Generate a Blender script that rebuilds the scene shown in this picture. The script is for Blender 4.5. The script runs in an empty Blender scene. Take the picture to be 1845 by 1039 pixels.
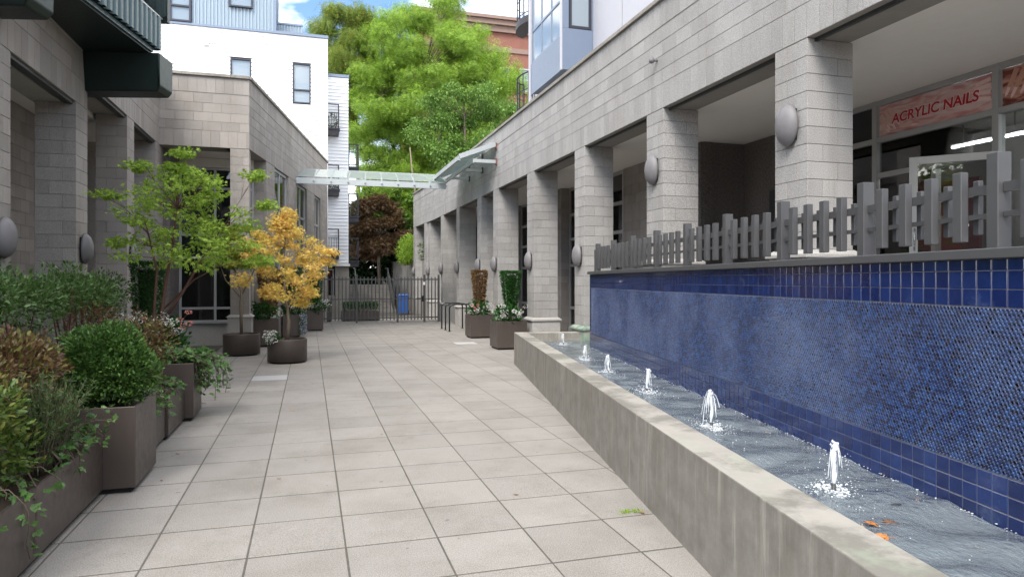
import bpy, math, random
import numpy as np
from mathutils import Vector, Matrix
S = bpy.context.scene
C = S.collection
rnd = random.Random(11)
rng = np.random.default_rng(11)
R = math.radians

# ------------------------------------------------------------------ camera, sky, sun, exposure
EYE = 1.74
YAW = R(16.66)
cd = bpy.data.cameras.new('camera'); cam = bpy.data.objects.new('camera', cd); C.objects.link(cam)
cam.location = (0, 0, EYE); cam.rotation_euler = (R(90), 0, -YAW)
cd.sensor_width = 36; cd.lens = 36*1220/1845; cd.shift_y = -14.5/1845
cd.clip_start = .05; cd.clip_end = 2000
S.camera = cam
SUN_EL, SUN_AZ = R(48), R(213)          # soft high sun behind and left of the camera, azimuth clockwise from +Y
W = bpy.data.worlds.new('World'); S.world = W; W.use_nodes = True
nt = W.node_tree; nt.nodes.clear()
o_ = nt.nodes.new('ShaderNodeOutputWorld'); bg = nt.nodes.new('ShaderNodeBackground')
sky = nt.nodes.new('ShaderNodeTexSky'); sky.sky_type = 'NISHITA'; sky.sun_disc = False
sky.sun_elevation = SUN_EL; sky.sun_rotation = SUN_AZ; sky.air_density = 1.0; sky.dust_density = .4; sky.ozone_density = 3
tc = nt.nodes.new('ShaderNodeTexCoord')
mp = nt.nodes.new('ShaderNodeMapping'); mp.inputs['Scale'].default_value = (1.4, 1.4, 3.2); mp.inputs['Location'].default_value = (5, 2, 1)
cl = nt.nodes.new('ShaderNodeTexNoise'); cl.inputs['Scale'].default_value = 1.7; cl.inputs['Detail'].default_value = 6; cl.inputs['Roughness'].default_value = .55
cr = nt.nodes.new('ShaderNodeValToRGB'); cr.color_ramp.elements[0].position = .45; cr.color_ramp.elements[1].position = .62
sx = nt.nodes.new('ShaderNodeSeparateXYZ')
hz = nt.nodes.new('ShaderNodeMapRange'); hz.inputs[1].default_value = .04; hz.inputs[2].default_value = .36; hz.inputs[3].default_value = 1; hz.inputs[4].default_value = 0
mx = nt.nodes.new('ShaderNodeMath'); mx.operation = 'MAXIMUM'
mix = nt.nodes.new('ShaderNodeMix'); mix.data_type = 'RGBA'
mix.inputs[7].default_value = (13.2, 12.8, 12.2, 1)          # sunlit cloud
bg.inputs['Strength'].default_value = .13
L = nt.links.new
L(tc.outputs['Generated'], mp.inputs[0]); L(mp.outputs[0], cl.inputs['Vector']); L(cl.outputs['Fac'], cr.inputs[0])
L(tc.outputs['Generated'], sx.inputs[0]); L(sx.outputs['Z'], hz.inputs[0]); pw = nt.nodes.new('ShaderNodeMath'); pw.operation = 'POWER'; pw.inputs[1].default_value = 2.6; L(hz.outputs[0], pw.inputs[0])
L(cr.outputs[0], mx.inputs[0]); L(pw.outputs[0], mx.inputs[1])
L(mx.outputs[0], mix.inputs[0]); gap = nt.nodes.new('ShaderNodeVectorMath'); gap.operation = 'SCALE'; gap.inputs['Scale'].default_value = .7          # open sky between the clouds
hs = nt.nodes.new('ShaderNodeHueSaturation'); hs.inputs['Saturation'].default_value = 1.05; L(sky.outputs[0], hs.inputs['Color']); L(hs.outputs[0], gap.inputs[0]); L(gap.outputs[0], mix.inputs[6]); L(mix.outputs[2], bg.inputs['Color']); L(bg.outputs[0], o_.inputs[0])
sd = bpy.data.lights.new('sun', 'SUN'); sun = bpy.data.objects.new('sun', sd); C.objects.link(sun)
sd.energy = 1.5; sd.angle = R(26); sd.color = (1, .94, .86)
sun.rotation_euler = (R(90)-SUN_EL, 0, -SUN_AZ + R(180))
S.view_settings.view_transform = 'Standard'; S.view_settings.look = 'None'
S.view_settings.exposure = 1.68; S.view_settings.gamma = 1
S.render.engine = 'CYCLES'
try: S.cycles.max_bounces = 7; S.cycles.transparent_max_bounces = 12
except Exception: pass

def proj(p):
    s, c = math.sin(YAW), math.cos(YAW)
    Z = s*p[0]+c*p[1]
    if Z < .2: return None
    return (922.5+1220*(c*p[0]-s*p[1])/Z, 505-1220*(p[2]-EYE)/Z)

# ------------------------------------------------------------------ materials
def nodes(name):
    m = bpy.data.materials.new(name); m.use_nodes = True
    n = m.node_tree; n.nodes.clear()
    out = n.nodes.new('ShaderNodeOutputMaterial'); b = n.nodes.new('ShaderNodeBsdfPrincipled')
    n.links.new(b.outputs[0], out.inputs[0])
    return m, n, b, out
def N(n, t, **kw):
    x = n.nodes.new(t)
    for k, v in kw.items():
        if k in x.inputs: x.inputs[k].default_value = v
        else: setattr(x, k, v)
    return x
def col(c): return (c[0], c[1], c[2], 1)
def noise(n, scale, detail=3, rough=.55, stretch=None, vec=None):
    g = N(n, 'ShaderNodeNewGeometry')
    x = N(n, 'ShaderNodeTexNoise', Scale=scale, Detail=detail, Roughness=rough)
    src = g.outputs['Position']
    if stretch:
        m = N(n, 'ShaderNodeMapping'); m.inputs['Scale'].default_value = stretch
        n.links.new(src, m.inputs[0]); src = m.outputs[0]
    n.links.new(src, x.inputs['Vector'])
    return x.outputs['Fac']
def ramp(n, fac, stops):
    r = N(n, 'ShaderNodeValToRGB'); e = r.color_ramp.elements
    e[0].position, e[0].color = stops[0][0], col(stops[0][1]); e[1].position, e[1].color = stops[-1][0], col(stops[-1][1])
    for p, c in stops[1:-1]:
        q = e.new(p); q.color = col(c)
    n.links.new(fac, r.inputs[0]); return r.outputs[0]
def mixc(n, fac, a, b, mode='MIX'):
    x = N(n, 'ShaderNodeMix', data_type='RGBA', blend_type=mode)
    if isinstance(fac, (int, float)): x.inputs[0].default_value = fac
    else: n.links.new(fac, x.inputs[0])
    for i, v in ((6, a), (7, b)):
        if isinstance(v, tuple): x.inputs[i].default_value = col(v)
        else: n.links.new(v, x.inputs[i])
    return x.outputs[2]
def math2(n, op, a, b=None):
    x = N(n, 'ShaderNodeMath', operation=op)
    for i, v in ((0, a), (1, b)):
        if v is None: continue
        if isinstance(v, (int, float)): x.inputs[i].default_value = v
        else: n.links.new(v, x.inputs[i])
    return x.outputs[0]
def rand(n):
    g = N(n, 'ShaderNodeNewGeometry'); o = N(n, 'ShaderNodeObjectInfo')
    return math2(n, 'FRACT', math2(n, 'ADD', g.outputs['Random Per Island'], o.outputs['Random']))
def bump(n, b, h, strength, dist=.01):
    x = N(n, 'ShaderNodeBump', Strength=strength, Distance=dist)
    n.links.new(h, x.inputs['Height']); n.links.new(x.outputs[0], b.inputs['Normal'])
def masonry(name, dark, light, tint=.12, speck=110, stain=(.62, .6, .56), stain_amt=.35, rough=.9, streak=False, bmp=.4, spots=False):
    """speckled aggregate stone: fine grain, a tint of its own for each piece, broad weathering"""
    m, n, b, o = nodes(name)
    f = noise(n, speck, 2, .7); c = ramp(n, f, [(.34, dark), (.5, tuple((dark[i]+light[i])/2 for i in range(3))), (.64, light)])
    r = rand(n); t = math2(n, 'ADD', math2(n, 'MULTIPLY', r, tint*2), 1-tint)
    c = mixc(n, 1.0, c, (1, 1, 1), 'MULTIPLY')
    x = N(n, 'ShaderNodeVectorMath', operation='SCALE'); n.links.new(c, x.inputs[0]); n.links.new(t, x.inputs['Scale'])
    c = x.outputs[0]
    w = noise(n, 1.1, 5, .65, (1, 1, .35) if streak else None)
    w = ramp(n, w, [(.45, (0, 0, 0)), (.72, (stain_amt,)*3)])
    c = mixc(n, w, c, mixc(n, 1.0, c, stain, 'MULTIPLY'))
    if streak:         # run-off marks down the face
        c = mixc(n, ramp(n, noise(n, 2.6, 7, .75, (1, 1, .07)), [(.54, (0, 0, 0)), (.74, (.4,)*3)]), c, mixc(n, 1.0, c, (.5, .48, .45), 'MULTIPLY'))
    if spots:          # trodden gum, drip marks and damp patches
        c = mixc(n, ramp(n, noise(n, 11, 2, .4), [(.74, (0, 0, 0)), (.765, (.55,)*3)]), c, (.09, .085, .078))
        c = mixc(n, ramp(n, noise(n, 2.7, 7, .75), [(.56, (0, 0, 0)), (.74, (.42,)*3)]), c, (.12, .112, .1))
        c = mixc(n, ramp(n, noise(n, 6.3, 6, .8), [(.6, (0, 0, 0)), (.74, (.35,)*3)]), c, (.45, .43, .4))
    n.links.new(c, b.inputs['Base Color']); b.inputs['Roughness'].default_value = rough
    b.inputs['Specular IOR Level'].default_value = .25
    bump(n, b, f, bmp, .004)
    return m
def paint(name, c, rough=.45, metal=0, var=.1, scale=6, bmp=0, dirt=None):
    m, n, b, o = nodes(name)
    f = noise(n, scale, 5, .6)
    k = mixc(n, f, tuple(v*(1-var) for v in c), tuple(min(1, v*(1+var)) for v in c))
    if dirt:
        d = ramp(n, noise(n, 3.5, 6, .7, (1, 1, .25)), [(.5, (0, 0, 0)), (.75, (.5,)*3)]); k = mixc(n, d, k, dirt)
    n.links.new(k, b.inputs['Base Color'])
    rr = math2(n, 'ADD', math2(n, 'MULTIPLY', noise(n, scale*5, 3), .25), rough-.12); n.links.new(rr, b.inputs['Roughness'])
    b.inputs['Metallic'].default_value = metal
    if bmp: bump(n, b, noise(n, 60, 3), bmp, .003)
    return m
def leafmat(name, stops, trans=.35, rough=.5, clump=.35):
    m, n, b, o = nodes(name)
    g = N(n, 'ShaderNodeNewGeometry')
    f = math2(n, 'ADD', math2(n, 'MULTIPLY', g.outputs['Random Per Island'], 1-clump), math2(n, 'MULTIPLY', noise(n, 2.6, 3, .6), clump*1.0))
    c = ramp(n, f, stops); n.links.new(c, b.inputs['Base Color']); b.inputs['Roughness'].default_value = rough
    b.inputs['Specular IOR Level'].default_value = .35
    t = N(n, 'ShaderNodeBsdfTranslucent'); n.links.new(mixc(n, .3, c, (.95, 1, .6), 'MULTIPLY'), t.inputs[0])
    x = N(n, 'ShaderNodeMixShader'); x.inputs[0].default_value = trans
    n.links.new(b.outputs[0], x.inputs[1]); n.links.new(t.outputs[0], x.inputs[2]); n.links.new(x.outputs[0], o.inputs[0])
    return m
def glassmat(name, tint=(.85, .92, .9), see=.8, base=(.02, .025, .03), boost=.0):
    """pane: clear or tinted sheet with Fresnel reflection"""
    m, n, b, o = nodes(name)
    n.nodes.remove(b)
    t = N(n, 'ShaderNodeBsdfTransparent'); t.inputs[0].default_value = col(tint)
    d = N(n, 'ShaderNodeBsdfDiffuse'); d.inputs[0].default_value = col(base)
    x = N(n, 'ShaderNodeMixShader'); x.inputs[0].default_value = see
    n.links.new(d.outputs[0], x.inputs[1]); n.links.new(t.outputs[0], x.inputs[2])
    g = N(n, 'ShaderNodeBsdfGlossy'); g.inputs['Roughness'].default_value = .015
    fr = N(n, 'ShaderNodeFresnel', IOR=1.5); k = math2(n, 'ADD', math2(n, 'MULTIPLY', fr.outputs[0], 1.6), boost)
    k = math2(n, 'MINIMUM', k, 1.0)
    y = N(n, 'ShaderNodeMixShader'); n.links.new(k, y.inputs[0]); n.links.new(x.outputs[0], y.inputs[1]); n.links.new(g.outputs[0], y.inputs[2])
    n.links.new(y.outputs[0], o.inputs[0]); return m

M = {}
M['block'] = masonry('pale split block', (.215, .209, .2), (.445, .435, .42), .085, 120, streak=True, stain_amt=.5)
M['block_shade'] = masonry('shaded brown grey block', (.195, .179, .165), (.42, .393, .366), .10, 120, streak=True, stain_amt=.5)  # brown of its own, colour lowered slightly to carry the left front's shade
M['mortar'] = paint('mortar', (.24, .228, .212), .9, var=.15)
M['coping'] = masonry('coping concrete', (.2, .185, .165), (.33, .31, .28), .06, 50, stain=(.5, .47, .42), stain_amt=.7)
M['pedestal'] = masonry('smooth pedestal concrete', (.3, .29, .275), (.42, .41, .39), .05, 60)
M['paver'] = masonry('paver concrete', (.188, .176, .161), (.325, .307, .284), .06, 120, stain=(.66, .64, .6), stain_amt=.6, bmp=.3, spots=True)
M['paver_pale'] = masonry('pale paver concrete', (.36, .355, .345), (.46, .455, .45), .03, 170)
M['joint'] = paint('paver joint grit', (.085, .079, .066), .95, var=.5, scale=9)
M['soffit'] = paint('painted plaster soffit', (.74, .71, .67), .9, var=.05)
M['soffit_wood'] = paint('soffit trim board', (.3, .24, .18), .7, var=.15)
M['steel_dark'] = paint('dark steel', (.045, .048, .05), .5, .3, var=.2)
M['fence'] = paint('grey enamelled steel', (.08, .081, .084), .42, .15, var=.12, bmp=.05)
M['gate'] = paint('gate grey paint', (.075, .075, .075), .5, .1, var=.15)
M['lamp'] = paint('grey cast lamp shell', (.16, .155, .16), .55, .0, var=.12, scale=20, bmp=.08)
M['planter'] = paint('bronze brown planter', (.078, .063, .055), .42, .25, var=.12, scale=3, dirt=(.11, .094, .082))
M['black'] = paint('black', (.012, .012, .012), .8)
M['rack'] = paint('black bike rack paint', (.012, .013, .014), .35)
M['soil'] = paint('bark soil', (.045, .03, .018), .95, var=.5, scale=40, bmp=.8)
M['frame'] = paint('aluminium frame', (.4, .4, .4), .4, .4, var=.06)
M['frame_blue'] = paint('dark window frame', (.03, .032, .045), .4, .2)
M['glass_dark'] = glassmat('dark window pane', (.6, .66, .66), .7, (.01, .012, .014))
M['glass_sky'] = glassmat('sky window pane', (.7, .78, .82), .25, (.3, .36, .4), .05)
M['glass_shop'] = glassmat('shop window pane', (.92, .95, .94), .92, (.03, .035, .035))
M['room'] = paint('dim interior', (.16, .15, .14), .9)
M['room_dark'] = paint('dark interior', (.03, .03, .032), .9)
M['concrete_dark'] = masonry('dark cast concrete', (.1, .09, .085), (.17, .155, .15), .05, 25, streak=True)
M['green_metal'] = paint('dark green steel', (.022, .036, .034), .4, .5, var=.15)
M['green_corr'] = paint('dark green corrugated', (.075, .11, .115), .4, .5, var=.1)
M['blue_corr'] = paint('blue grey corrugated', (.25, .31, .36), .4, .3, var=.06)
M['blue_panel'] = paint('slate blue panel', (.16, .2, .27), .4, .2, var=.07)
M['pale_panel'] = paint('pale grey panel', (.42, .42, .45), .5, .1, var=.05)
M['white'] = paint('white siding', (.68, .68, .67), .55, var=.03)
M['white2'] = paint('white pale siding', (.68, .7, .73), .55, var=.04)
M['rail_dark'] = paint('dark balcony rail', (.035, .033, .04), .5, .3)
M['brick'] = masonry('red brick', (.2, .085, .065), (.32, .15, .115), .2, 30)
M['brick_trim'] = paint('brown cornice', (.2, .13, .105), .7)
M['bark'] = paint('grey brown bark', (.12, .09, .068), .9, var=.4, scale=30, bmp=.6)
M['bark_red'] = paint('red brown bark', (.1, .048, .032), .85, var=.4, scale=30, bmp=.6)
M['bark_pale'] = paint('pale bark', (.2, .165, .12), .9, var=.35, scale=30, bmp=.6)
M['rail_steel'] = paint('stainless rail', (.5, .5, .5), .25, .9)
M['bin'] = paint('blue bin plastic', (.02, .09, .33), .45, var=.12)
M['concrete'] = masonry('retaining wall concrete', (.2, .19, .17), (.32, .3, .28), .04, 40, streak=True, stain=(.45, .43, .4), stain_amt=.8)

# ------------------------------------------------------------------ mesh helpers
def tag(o, label, cat=None, group=None, kind=None):
    if label: o['label'] = label
    if cat: o['category'] = cat
    if group: o['group'] = group
    if kind: o['kind'] = kind
    return o
def empty(name, loc=(0, 0, 0), rz=0):
    o = bpy.data.objects.new(name, None); C.objects.link(o); o.location = loc; o.rotation_euler = (0, 0, rz)
    o.empty_display_size = .2
    return o
def thing(name, label, cat, loc=(0, 0, 0), rz=0, group=None): return tag(empty(name, loc, rz), label, cat, group)
def obj(name, me, parent=None, loc=None):
    o = bpy.data.objects.new(name, me); C.objects.link(o)
    if parent: o.parent = parent
    if loc is not None: o.location = loc
    return o
class MB:
    def __init__(s): s.v = []; s.f = []
    def add(s, vs, fs):
        k = len(s.v); s.v += [tuple(v) for v in vs]; s.f += [tuple(i+k for i in f) for f in fs]; return s
    def box(s, x0, x1, y0, y1, z0, z1):
        return s.add([(x0, y0, z0), (x1, y0, z0), (x1, y1, z0), (x0, y1, z0), (x0, y0, z1), (x1, y0, z1), (x1, y1, z1), (x0, y1, z1)],
                     [(0, 3, 2, 1), (4, 5, 6, 7), (0, 1, 5, 4), (1, 2, 6, 5), (2, 3, 7, 6), (3, 0, 4, 7)])
    def frustum(s, b, t, z0, z1):      # b, t = (x0,x1,y0,y1)
        return s.add([(b[0], b[2], z0), (b[1], b[2], z0), (b[1], b[3], z0), (b[0], b[3], z0), (t[0], t[2], z1), (t[1], t[2], z1), (t[1], t[3], z1), (t[0], t[3], z1)],
                     [(0, 3, 2, 1), (4, 5, 6, 7), (0, 1, 5, 4), (1, 2, 6, 5), (2, 3, 7, 6), (3, 0, 4, 7)])
    def hexa(s, b, t):                 # 4 bottom points, 4 top points
        return s.add(list(b)+list(t), [(0, 3, 2, 1), (4, 5, 6, 7), (0, 1, 5, 4), (1, 2, 6, 5), (2, 3, 7, 6), (3, 0, 4, 7)])
    def beam(s, p, q, w, h):           # rectangular bar from p to q
        p, q = Vector(p), Vector(q); d = (q-p).normalized()
        up = Vector((0, 0, 1)) if abs(d.z) < .95 else Vector((0, 1, 0))
        a = d.cross(up).normalized()*w/2; b = a.cross(d).normalized()*h/2
        return s.add([p-a-b, p+a-b, p+a+b, p-a+b, q-a-b, q+a-b, q+a+b, q-a+b], [(0, 1, 2, 3), (7, 6, 5, 4), (0, 4, 5, 1), (1, 5, 6, 2), (2, 6, 7, 3), (3, 7, 4, 0)])
    def tube(s, pts, rad, n=8):
        pts = [Vector(p) for p in pts]
        if not hasattr(rad, '__len__'): rad = [rad]*len(pts)
        k0 = len(s.v); ref = None
        for i, p in enumerate(pts):
            d = (pts[min(i+1, len(pts)-1)]-pts[max(i-1, 0)])
            d = d.normalized() if d.length > 1e-9 else Vector((0, 0, 1))
            if ref is None: ref = d.orthogonal().normalized()
            a = (ref-d*ref.dot(d)); a = a.normalized() if a.length > 1e-6 else d.orthogonal().normalized(); ref = a; b = d.cross(a)
            for j in range(n):
                t = 2*math.pi*j/n; s.v.append(tuple(p+(a*math.cos(t)+b*math.sin(t))*rad[i]))
        for i in range(len(pts)-1):
            for j in range(n):
                s.f.append((k0+i*n+j, k0+i*n+(j+1) % n, k0+(i+1)*n+(j+1) % n, k0+(i+1)*n+j))
        s.f.append(tuple(k0+j for j in reversed(range(n)))); s.f.append(tuple(k0+(len(pts)-1)*n+j for j in range(n)))
        return s
    def lathe(s, prof, n=24, c=(0, 0, 0), sx=1, sy=1):
        k0 = len(s.v)
        for r, z in prof:
            for j in range(n):
                t = 2*math.pi*j/n; s.v.append((c[0]+r*sx*math.cos(t), c[1]+r*sy*math.sin(t), c[2]+z))
        for i in range(len(prof)-1):
            for j in range(n): s.f.append((k0+i*n+j, k0+i*n+(j+1) % n, k0+(i+1)*n+(j+1) % n, k0+(i+1)*n+j))
        s.f.append(tuple(k0+j for j in reversed(range(n)))); s.f.append(tuple(k0+(len(prof)-1)*n+j for j in range(n)))
        return s
    def mesh(s, name, mat, smooth=False):
        me = bpy.data.meshes.new(name); me.from_pydata(s.v, [], s.f); me.update()
        if mat: me.materials.append(M[mat] if isinstance(mat, str) else mat)
        if smooth:
            for p in me.polygons: p.use_smooth = len(p.vertices) < 7
        return me
    def build(s, name, mat, parent=None, smooth=False, bevel=0, loc=None):
        o = obj(name, s.mesh(name, mat, smooth), parent, loc)
        if bevel:
            b = o.modifiers.new('bevel', 'BEVEL'); b.width = bevel; b.segments = 2; b.limit_method = 'ANGLE'
        return o

_cache = {}
def block_mesh(sx, sy, sz, mat, bev=.003):
    """shared box with softened edges, centred on its base"""
    k = (round(sx, 3), round(sy, 3), round(sz, 3), mat)
    if k in _cache: return _cache[k]
    b = min(bev, sx/5, sy/5, sz/5); x, y = sx/2, sy/2
    m = MB()
    vs = []
    for (dx, dy, dz) in ((0, b, b), (b, 0, b), (b, b, 0)):
        for X in (-1, 1):
            for Y in (-1, 1):
                for Zs in (-1, 1):
                    vs.append((X*(x-dx), Y*(y-dy), sz/2+Zs*(sz/2-dz)))
    idx = lambda g, X, Y, Z: g*8+X*4+Y*2+Z
    f = []
    for X in (0, 1):
        q = [idx(0, X, 0, 0), idx(0, X, 1, 0), idx(0, X, 1, 1), idx(0, X, 0, 1)]; f.append(q if X else q[::-1])
        q = [idx(1, 0, X, 0), idx(1, 1, X, 0), idx(1, 1, X, 1), idx(1, 0, X, 1)]; f.append(q[::-1] if X else q)
        q = [idx(2, 0, 0, X), idx(2, 1, 0, X), idx(2, 1, 1, X), idx(2, 0, 1, X)]; f.append(q if X else q[::-1])
    for X in (0, 1):
        for Y in (0, 1):
            q = [idx(0, X, Y, 0), idx(1, X, Y, 0), idx(1, X, Y, 1), idx(0, X, Y, 1)]; f.append(q if X == Y else q[::-1])
            q = [idx(0, X, 0, Y), idx(0, X, 1, Y), idx(2, X, 1, Y), idx(2, X, 0, Y)]; f.append(q if X != Y else q[::-1])
            q = [idx(1, 0, X, Y), idx(1, 1, X, Y), idx(2, 1, X, Y), idx(2, 0, X, Y)]; f.append(q[::-1] if X != Y else q)
            for Z in (0, 1):
                q = [idx(0, X, Y, Z), idx(1, X, Y, Z), idx(2, X, Y, Z)]; f.append(q if (X+Y+Z) % 2 else q[::-1])
    m.v = vs; m.f = [tuple(q) for q in f]
    _cache[k] = m.mesh('block', mat); return _cache[k]

class Pieces:
    """many alike pieces of one thing: those that show largest become objects of their own, the rest one joined part"""
    def __init__(s, name, mat, root, frame=None, limit=295): s.n = name; s.m = mat; s.L = []; s.root = root; s.lim = limit; s.fr = frame or Matrix()
    def add(s, part, x0, x1, y0, y1, z0, z1, mat=None): s.L.append((part, x0, x1, y0, y1, z0, z1, mat or s.m))
    def score(s, b):
        P = [proj(s.fr @ Vector((x, y, z))) for x in b[1:3] for y in b[3:5] for z in b[5:7]]
        if any(p is None for p in P): return 0
        xs = [p[0] for p in P]; ys = [p[1] for p in P]
        x0, x1, y0, y1 = max(0, min(xs)), min(1845, max(xs)), max(0, min(ys)), min(1039, max(ys))
        return max(0, x1-x0)*max(0, y1-y0)
    def flush(s, rest_name):
        sc = sorted(range(len(s.L)), key=lambda i: -s.score(s.L[i])); big = set(sc[:s.lim])
        rest = {}
        for i, (part, x0, x1, y0, y1, z0, z1, mat) in enumerate(s.L):
            if i in big and s.score(s.L[i]) > 60:
                o = obj(s.n, block_mesh(x1-x0, y1-y0, z1-z0, mat), part, ((x0+x1)/2, (y0+y1)/2, z0))
            else: rest.setdefault((part.name if part else '', mat), (part, MB()))[1].box(x0, x1, y0, y1, z0, z1)
        for (k, mat), (part, mb) in rest.items():
            tag(mb.build(rest_name, mat, part), None, kind='stuff')

def running(pc, part, axis, face, depth, a0, a1, z0, h, ln, off, joint=.006, out=1, mat=None):
    """one course of blocks along an axis; face = coordinate of the visible face, out = side it looks to"""
    a = a0-off
    f0, f1 = (face-depth, face) if out > 0 else (face, face+depth)
    while a < a1-.02:
        b = min(a+ln, a1); s = max(a, a0)
        if b-s > .03:
            if axis == 'y': pc.add(part, f0, f1, s+joint/2, b-joint/2, z0+joint/2, z0+h-joint/2, mat)
            else: pc.add(part, s+joint/2, b-joint/2, f0, f1, z0+joint/2, z0+h-joint/2, mat)
        a += ln
def wall_courses(pc, part, axis, face, a0, a1, z0, z1, ln=.42, h=.207, out=1, depth=.06, mat=None):
    n = max(1, round((z1-z0)/h)); h = (z1-z0)/n
    for i in range(n): running(pc, part, axis, face, depth, a0, a1, z0+i*h, h, ln, (ln/2 if i % 2 else 0), out=out, mat=mat)
def column_blocks(pc, part, x0, x1, y0, y1, z0, z1, h=.207, mat=None, j=.006):
    n = max(1, round((z1-z0)/h)); h = (z1-z0)/n
    for i in range(n):
        a, b = (.34, .62) if i % 2 else (.66, .34)
        xs = [x0, x0+(x1-x0)*a, x1]; ys = [y0, y0+(y1-y0)*b, y1]
        for k in range(2):
            for l in range(2):
                pc.add(part, xs[k]+(j/2 if k else 0), xs[k+1]-(0 if k else j/2), ys[l]+(j/2 if l else 0), ys[l+1]-(0 if l else j/2), z0+i*h+j/2, z0+(i+1)*h-j/2, mat)

def window(parent, axis, c, a0, a1, z0, z1, vs=(), hs=(), bar=.05, depth=.07, fm='frame', gm='glass_dark', name='window', skip=()):
    """frame bars with a pane in each opening; axis = the direction the window runs in, c = its plane"""
    m = MB()
    def bx(u0, u1, w0, w1, d0=-depth/2, d1=depth/2):
        if axis == 'y': m.box(c+d0, c+d1, u0, u1, w0, w1)
        else: m.box(u0, u1, c+d0, c+d1, w0, w1)
    V = [a0]+list(vs)+[a1]; H = [z0]+list(hs)+[z1]
    bx(a0, a0+bar, z0, z1); bx(a1-bar, a1, z0, z1)
    bx(a0+bar, a1-bar, z0, z0+bar); bx(a0+bar, a1-bar, z1-bar, z1)
    for h in hs: bx(a0+bar, a1-bar, h-bar/2, h+bar/2)
    for v in vs:
        for i in range(len(H)-1):
            bx(v-bar/2, v+bar/2, H[i]+(bar if i == 0 else bar/2)+.0005, H[i+1]-(bar if i == len(H)-2 else bar/2)-.0005, -depth/2+.003, depth/2-.003)
    fr = m.build(name, fm, parent)
    for i in range(len(V)-1):
        for k in range(len(H)-1):
            if (i, k) in skip: continue
            u0, u1, w0, w1 = V[i]+bar*.4, V[i+1]-bar*.4, H[k]+bar*.4, H[k+1]-bar*.4
            p = MB()
            if axis == 'y': p.box(c-.004, c+.004, u0, u1, w0, w1)
            else: p.box(u0, u1, c-.004, c+.004, w0, w1)
            p.build('pane', gm, fr)
    return fr

# ------------------------------------------------------------------ leaves
def quadleaf(pts): return pts
T = {}
T['oval'] = ([(0, 0, 0), (.3, .23, .07), (.7, .2, .05), (1, 0, -.08), (.7, -.2, .05), (.3, -.23, .07)], [(0, 3, 2, 1), (0, 5, 4, 3)])
T['round'] = ([(0, 0, 0), (.25, .4, .06), (.7, .38, .03), (1, 0, -.1), (.7, -.38, .03), (.25, -.4, .06)], [(0, 3, 2, 1), (0, 5, 4, 3)])
T['blade'] = ([(0, 0, 0), (.4, .09, .03), (1, 0, -.04), (.4, -.09, .03)], [(0, 2, 1), (0, 3, 2)])
T['needle'] = ([(0, -.035, 0), (.6, -.03, .0), (1, 0, 0), (.6, .03, 0), (0, .035, 0)], [(0, 1, 2, 3, 4)])
def _ivy():
    a = [(0, 0, 0), (.05, .34, .05), (.3, .3, .02), (.45, .5, -.02), (.62, .22, .02), (1, 0, -.1), (.62, -.22, .02), (.45, -.5, -.02), (.3, -.3, .02), (.05, -.34, .05)]
    return (a, [(0, 2, 1), (0, 4, 3, 2), (0, 5, 4), (0, 6, 5), (0, 8, 7, 6), (0, 9, 8)])
T['ivy'] = _ivy()
def _maple():
    v = []; f = []
    for i, (a, l) in enumerate(((0, 1), (.62, .86), (-.62, .86), (1.3, .58), (-1.3, .58))):
        k = len(v); ca, sa = math.cos(a), math.sin(a)
        for (x, y, z) in ((0, 0, 0), (.42*l, .13, .05), (l, 0, -.16), (.42*l, -.13, .05)): v.append((x*ca-y*sa, x*sa+y*ca, z))
        f.append((k, k+2, k+1)); f.append((k, k+3, k+2))
    return v, f
T['maple'] = _maple()
def _frond(n=6, w=.2, droop=.3):
    v = []; f = []
    for i in range(n):
        t = (i+1)/(n+1); x = t; z = -droop*t*t
        for sgn in (1, -1):
            k = len(v); l = w*1.6*(1-.5*abs(t-.45))
            v += [(x, 0, z), (x+.08, sgn*l*.5, z+.01-.06), (x+.1, sgn*l, z-.1), (x+.02, sgn*l*.5, z-.02)]
            f.append((k, k+1, k+2, k+3) if sgn < 0 else (k, k+3, k+2, k+1))
    return v, f
T['frond'] = _frond(4, .3, .38)
T['strand'] = _frond(7, .12, .9)
def unit(a): return a/np.maximum(np.linalg.norm(a, axis=-1, keepdims=True), 1e-9)
def leaves(name, P, D, size, shape, mat, parent, nrm=None, jitter=.6):
    P = np.asarray(P, float); D = unit(np.asarray(D, float)); n = len(P)
    up = np.tile(np.array([0, 0, 1.]), (n, 1)) if nrm is None else np.asarray(nrm, float)
    up = unit(up+rng.normal(0, jitter, (n, 3)))
    sd_ = np.cross(up, D); bad = np.linalg.norm(sd_, axis=1) < .05; sd_[bad] = np.cross(np.array([1., .2, 0]), D[bad]); sd_ = unit(sd_); nn = np.cross(D, sd_)
    v, f = T[shape]; v = np.array(v); k = len(v)
    size = np.broadcast_to(np.asarray(size, float), (n,))
    V = P[:, None, :]+size[:, None, None]*(v[None, :, 0, None]*D[:, None, :]+v[None, :, 1, None]*sd_[:, None, :]+v[None, :, 2, None]*nn[:, None, :])
    V = V.reshape(-1, 3)
    lt = np.array([len(x) for x in f]); li = np.concatenate([np.array(x) for x in f])
    LI = (np.arange(n)[:, None]*k+li[None]).ravel(); LT = np.tile(lt, n); LS = np.concatenate([[0], np.cumsum(LT)[:-1]])
    me = bpy.data.meshes.new(name); me.vertices.add(len(V)); me.vertices.foreach_set('co', V.astype(np.float32).ravel())
    me.loops.add(len(LI)); me.loops.foreach_set('vertex_index', LI.astype(np.int32))
    me.polygons.add(len(LT)); me.polygons.foreach_set('loop_start', LS.astype(np.int32))
    me.update(calc_edges=True); me.validate()
    me.materials.append(mat); return obj(name, me, parent)
def sphere_dirs(n): return unit(rng.normal(0, 1, (n, 3)))
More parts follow.
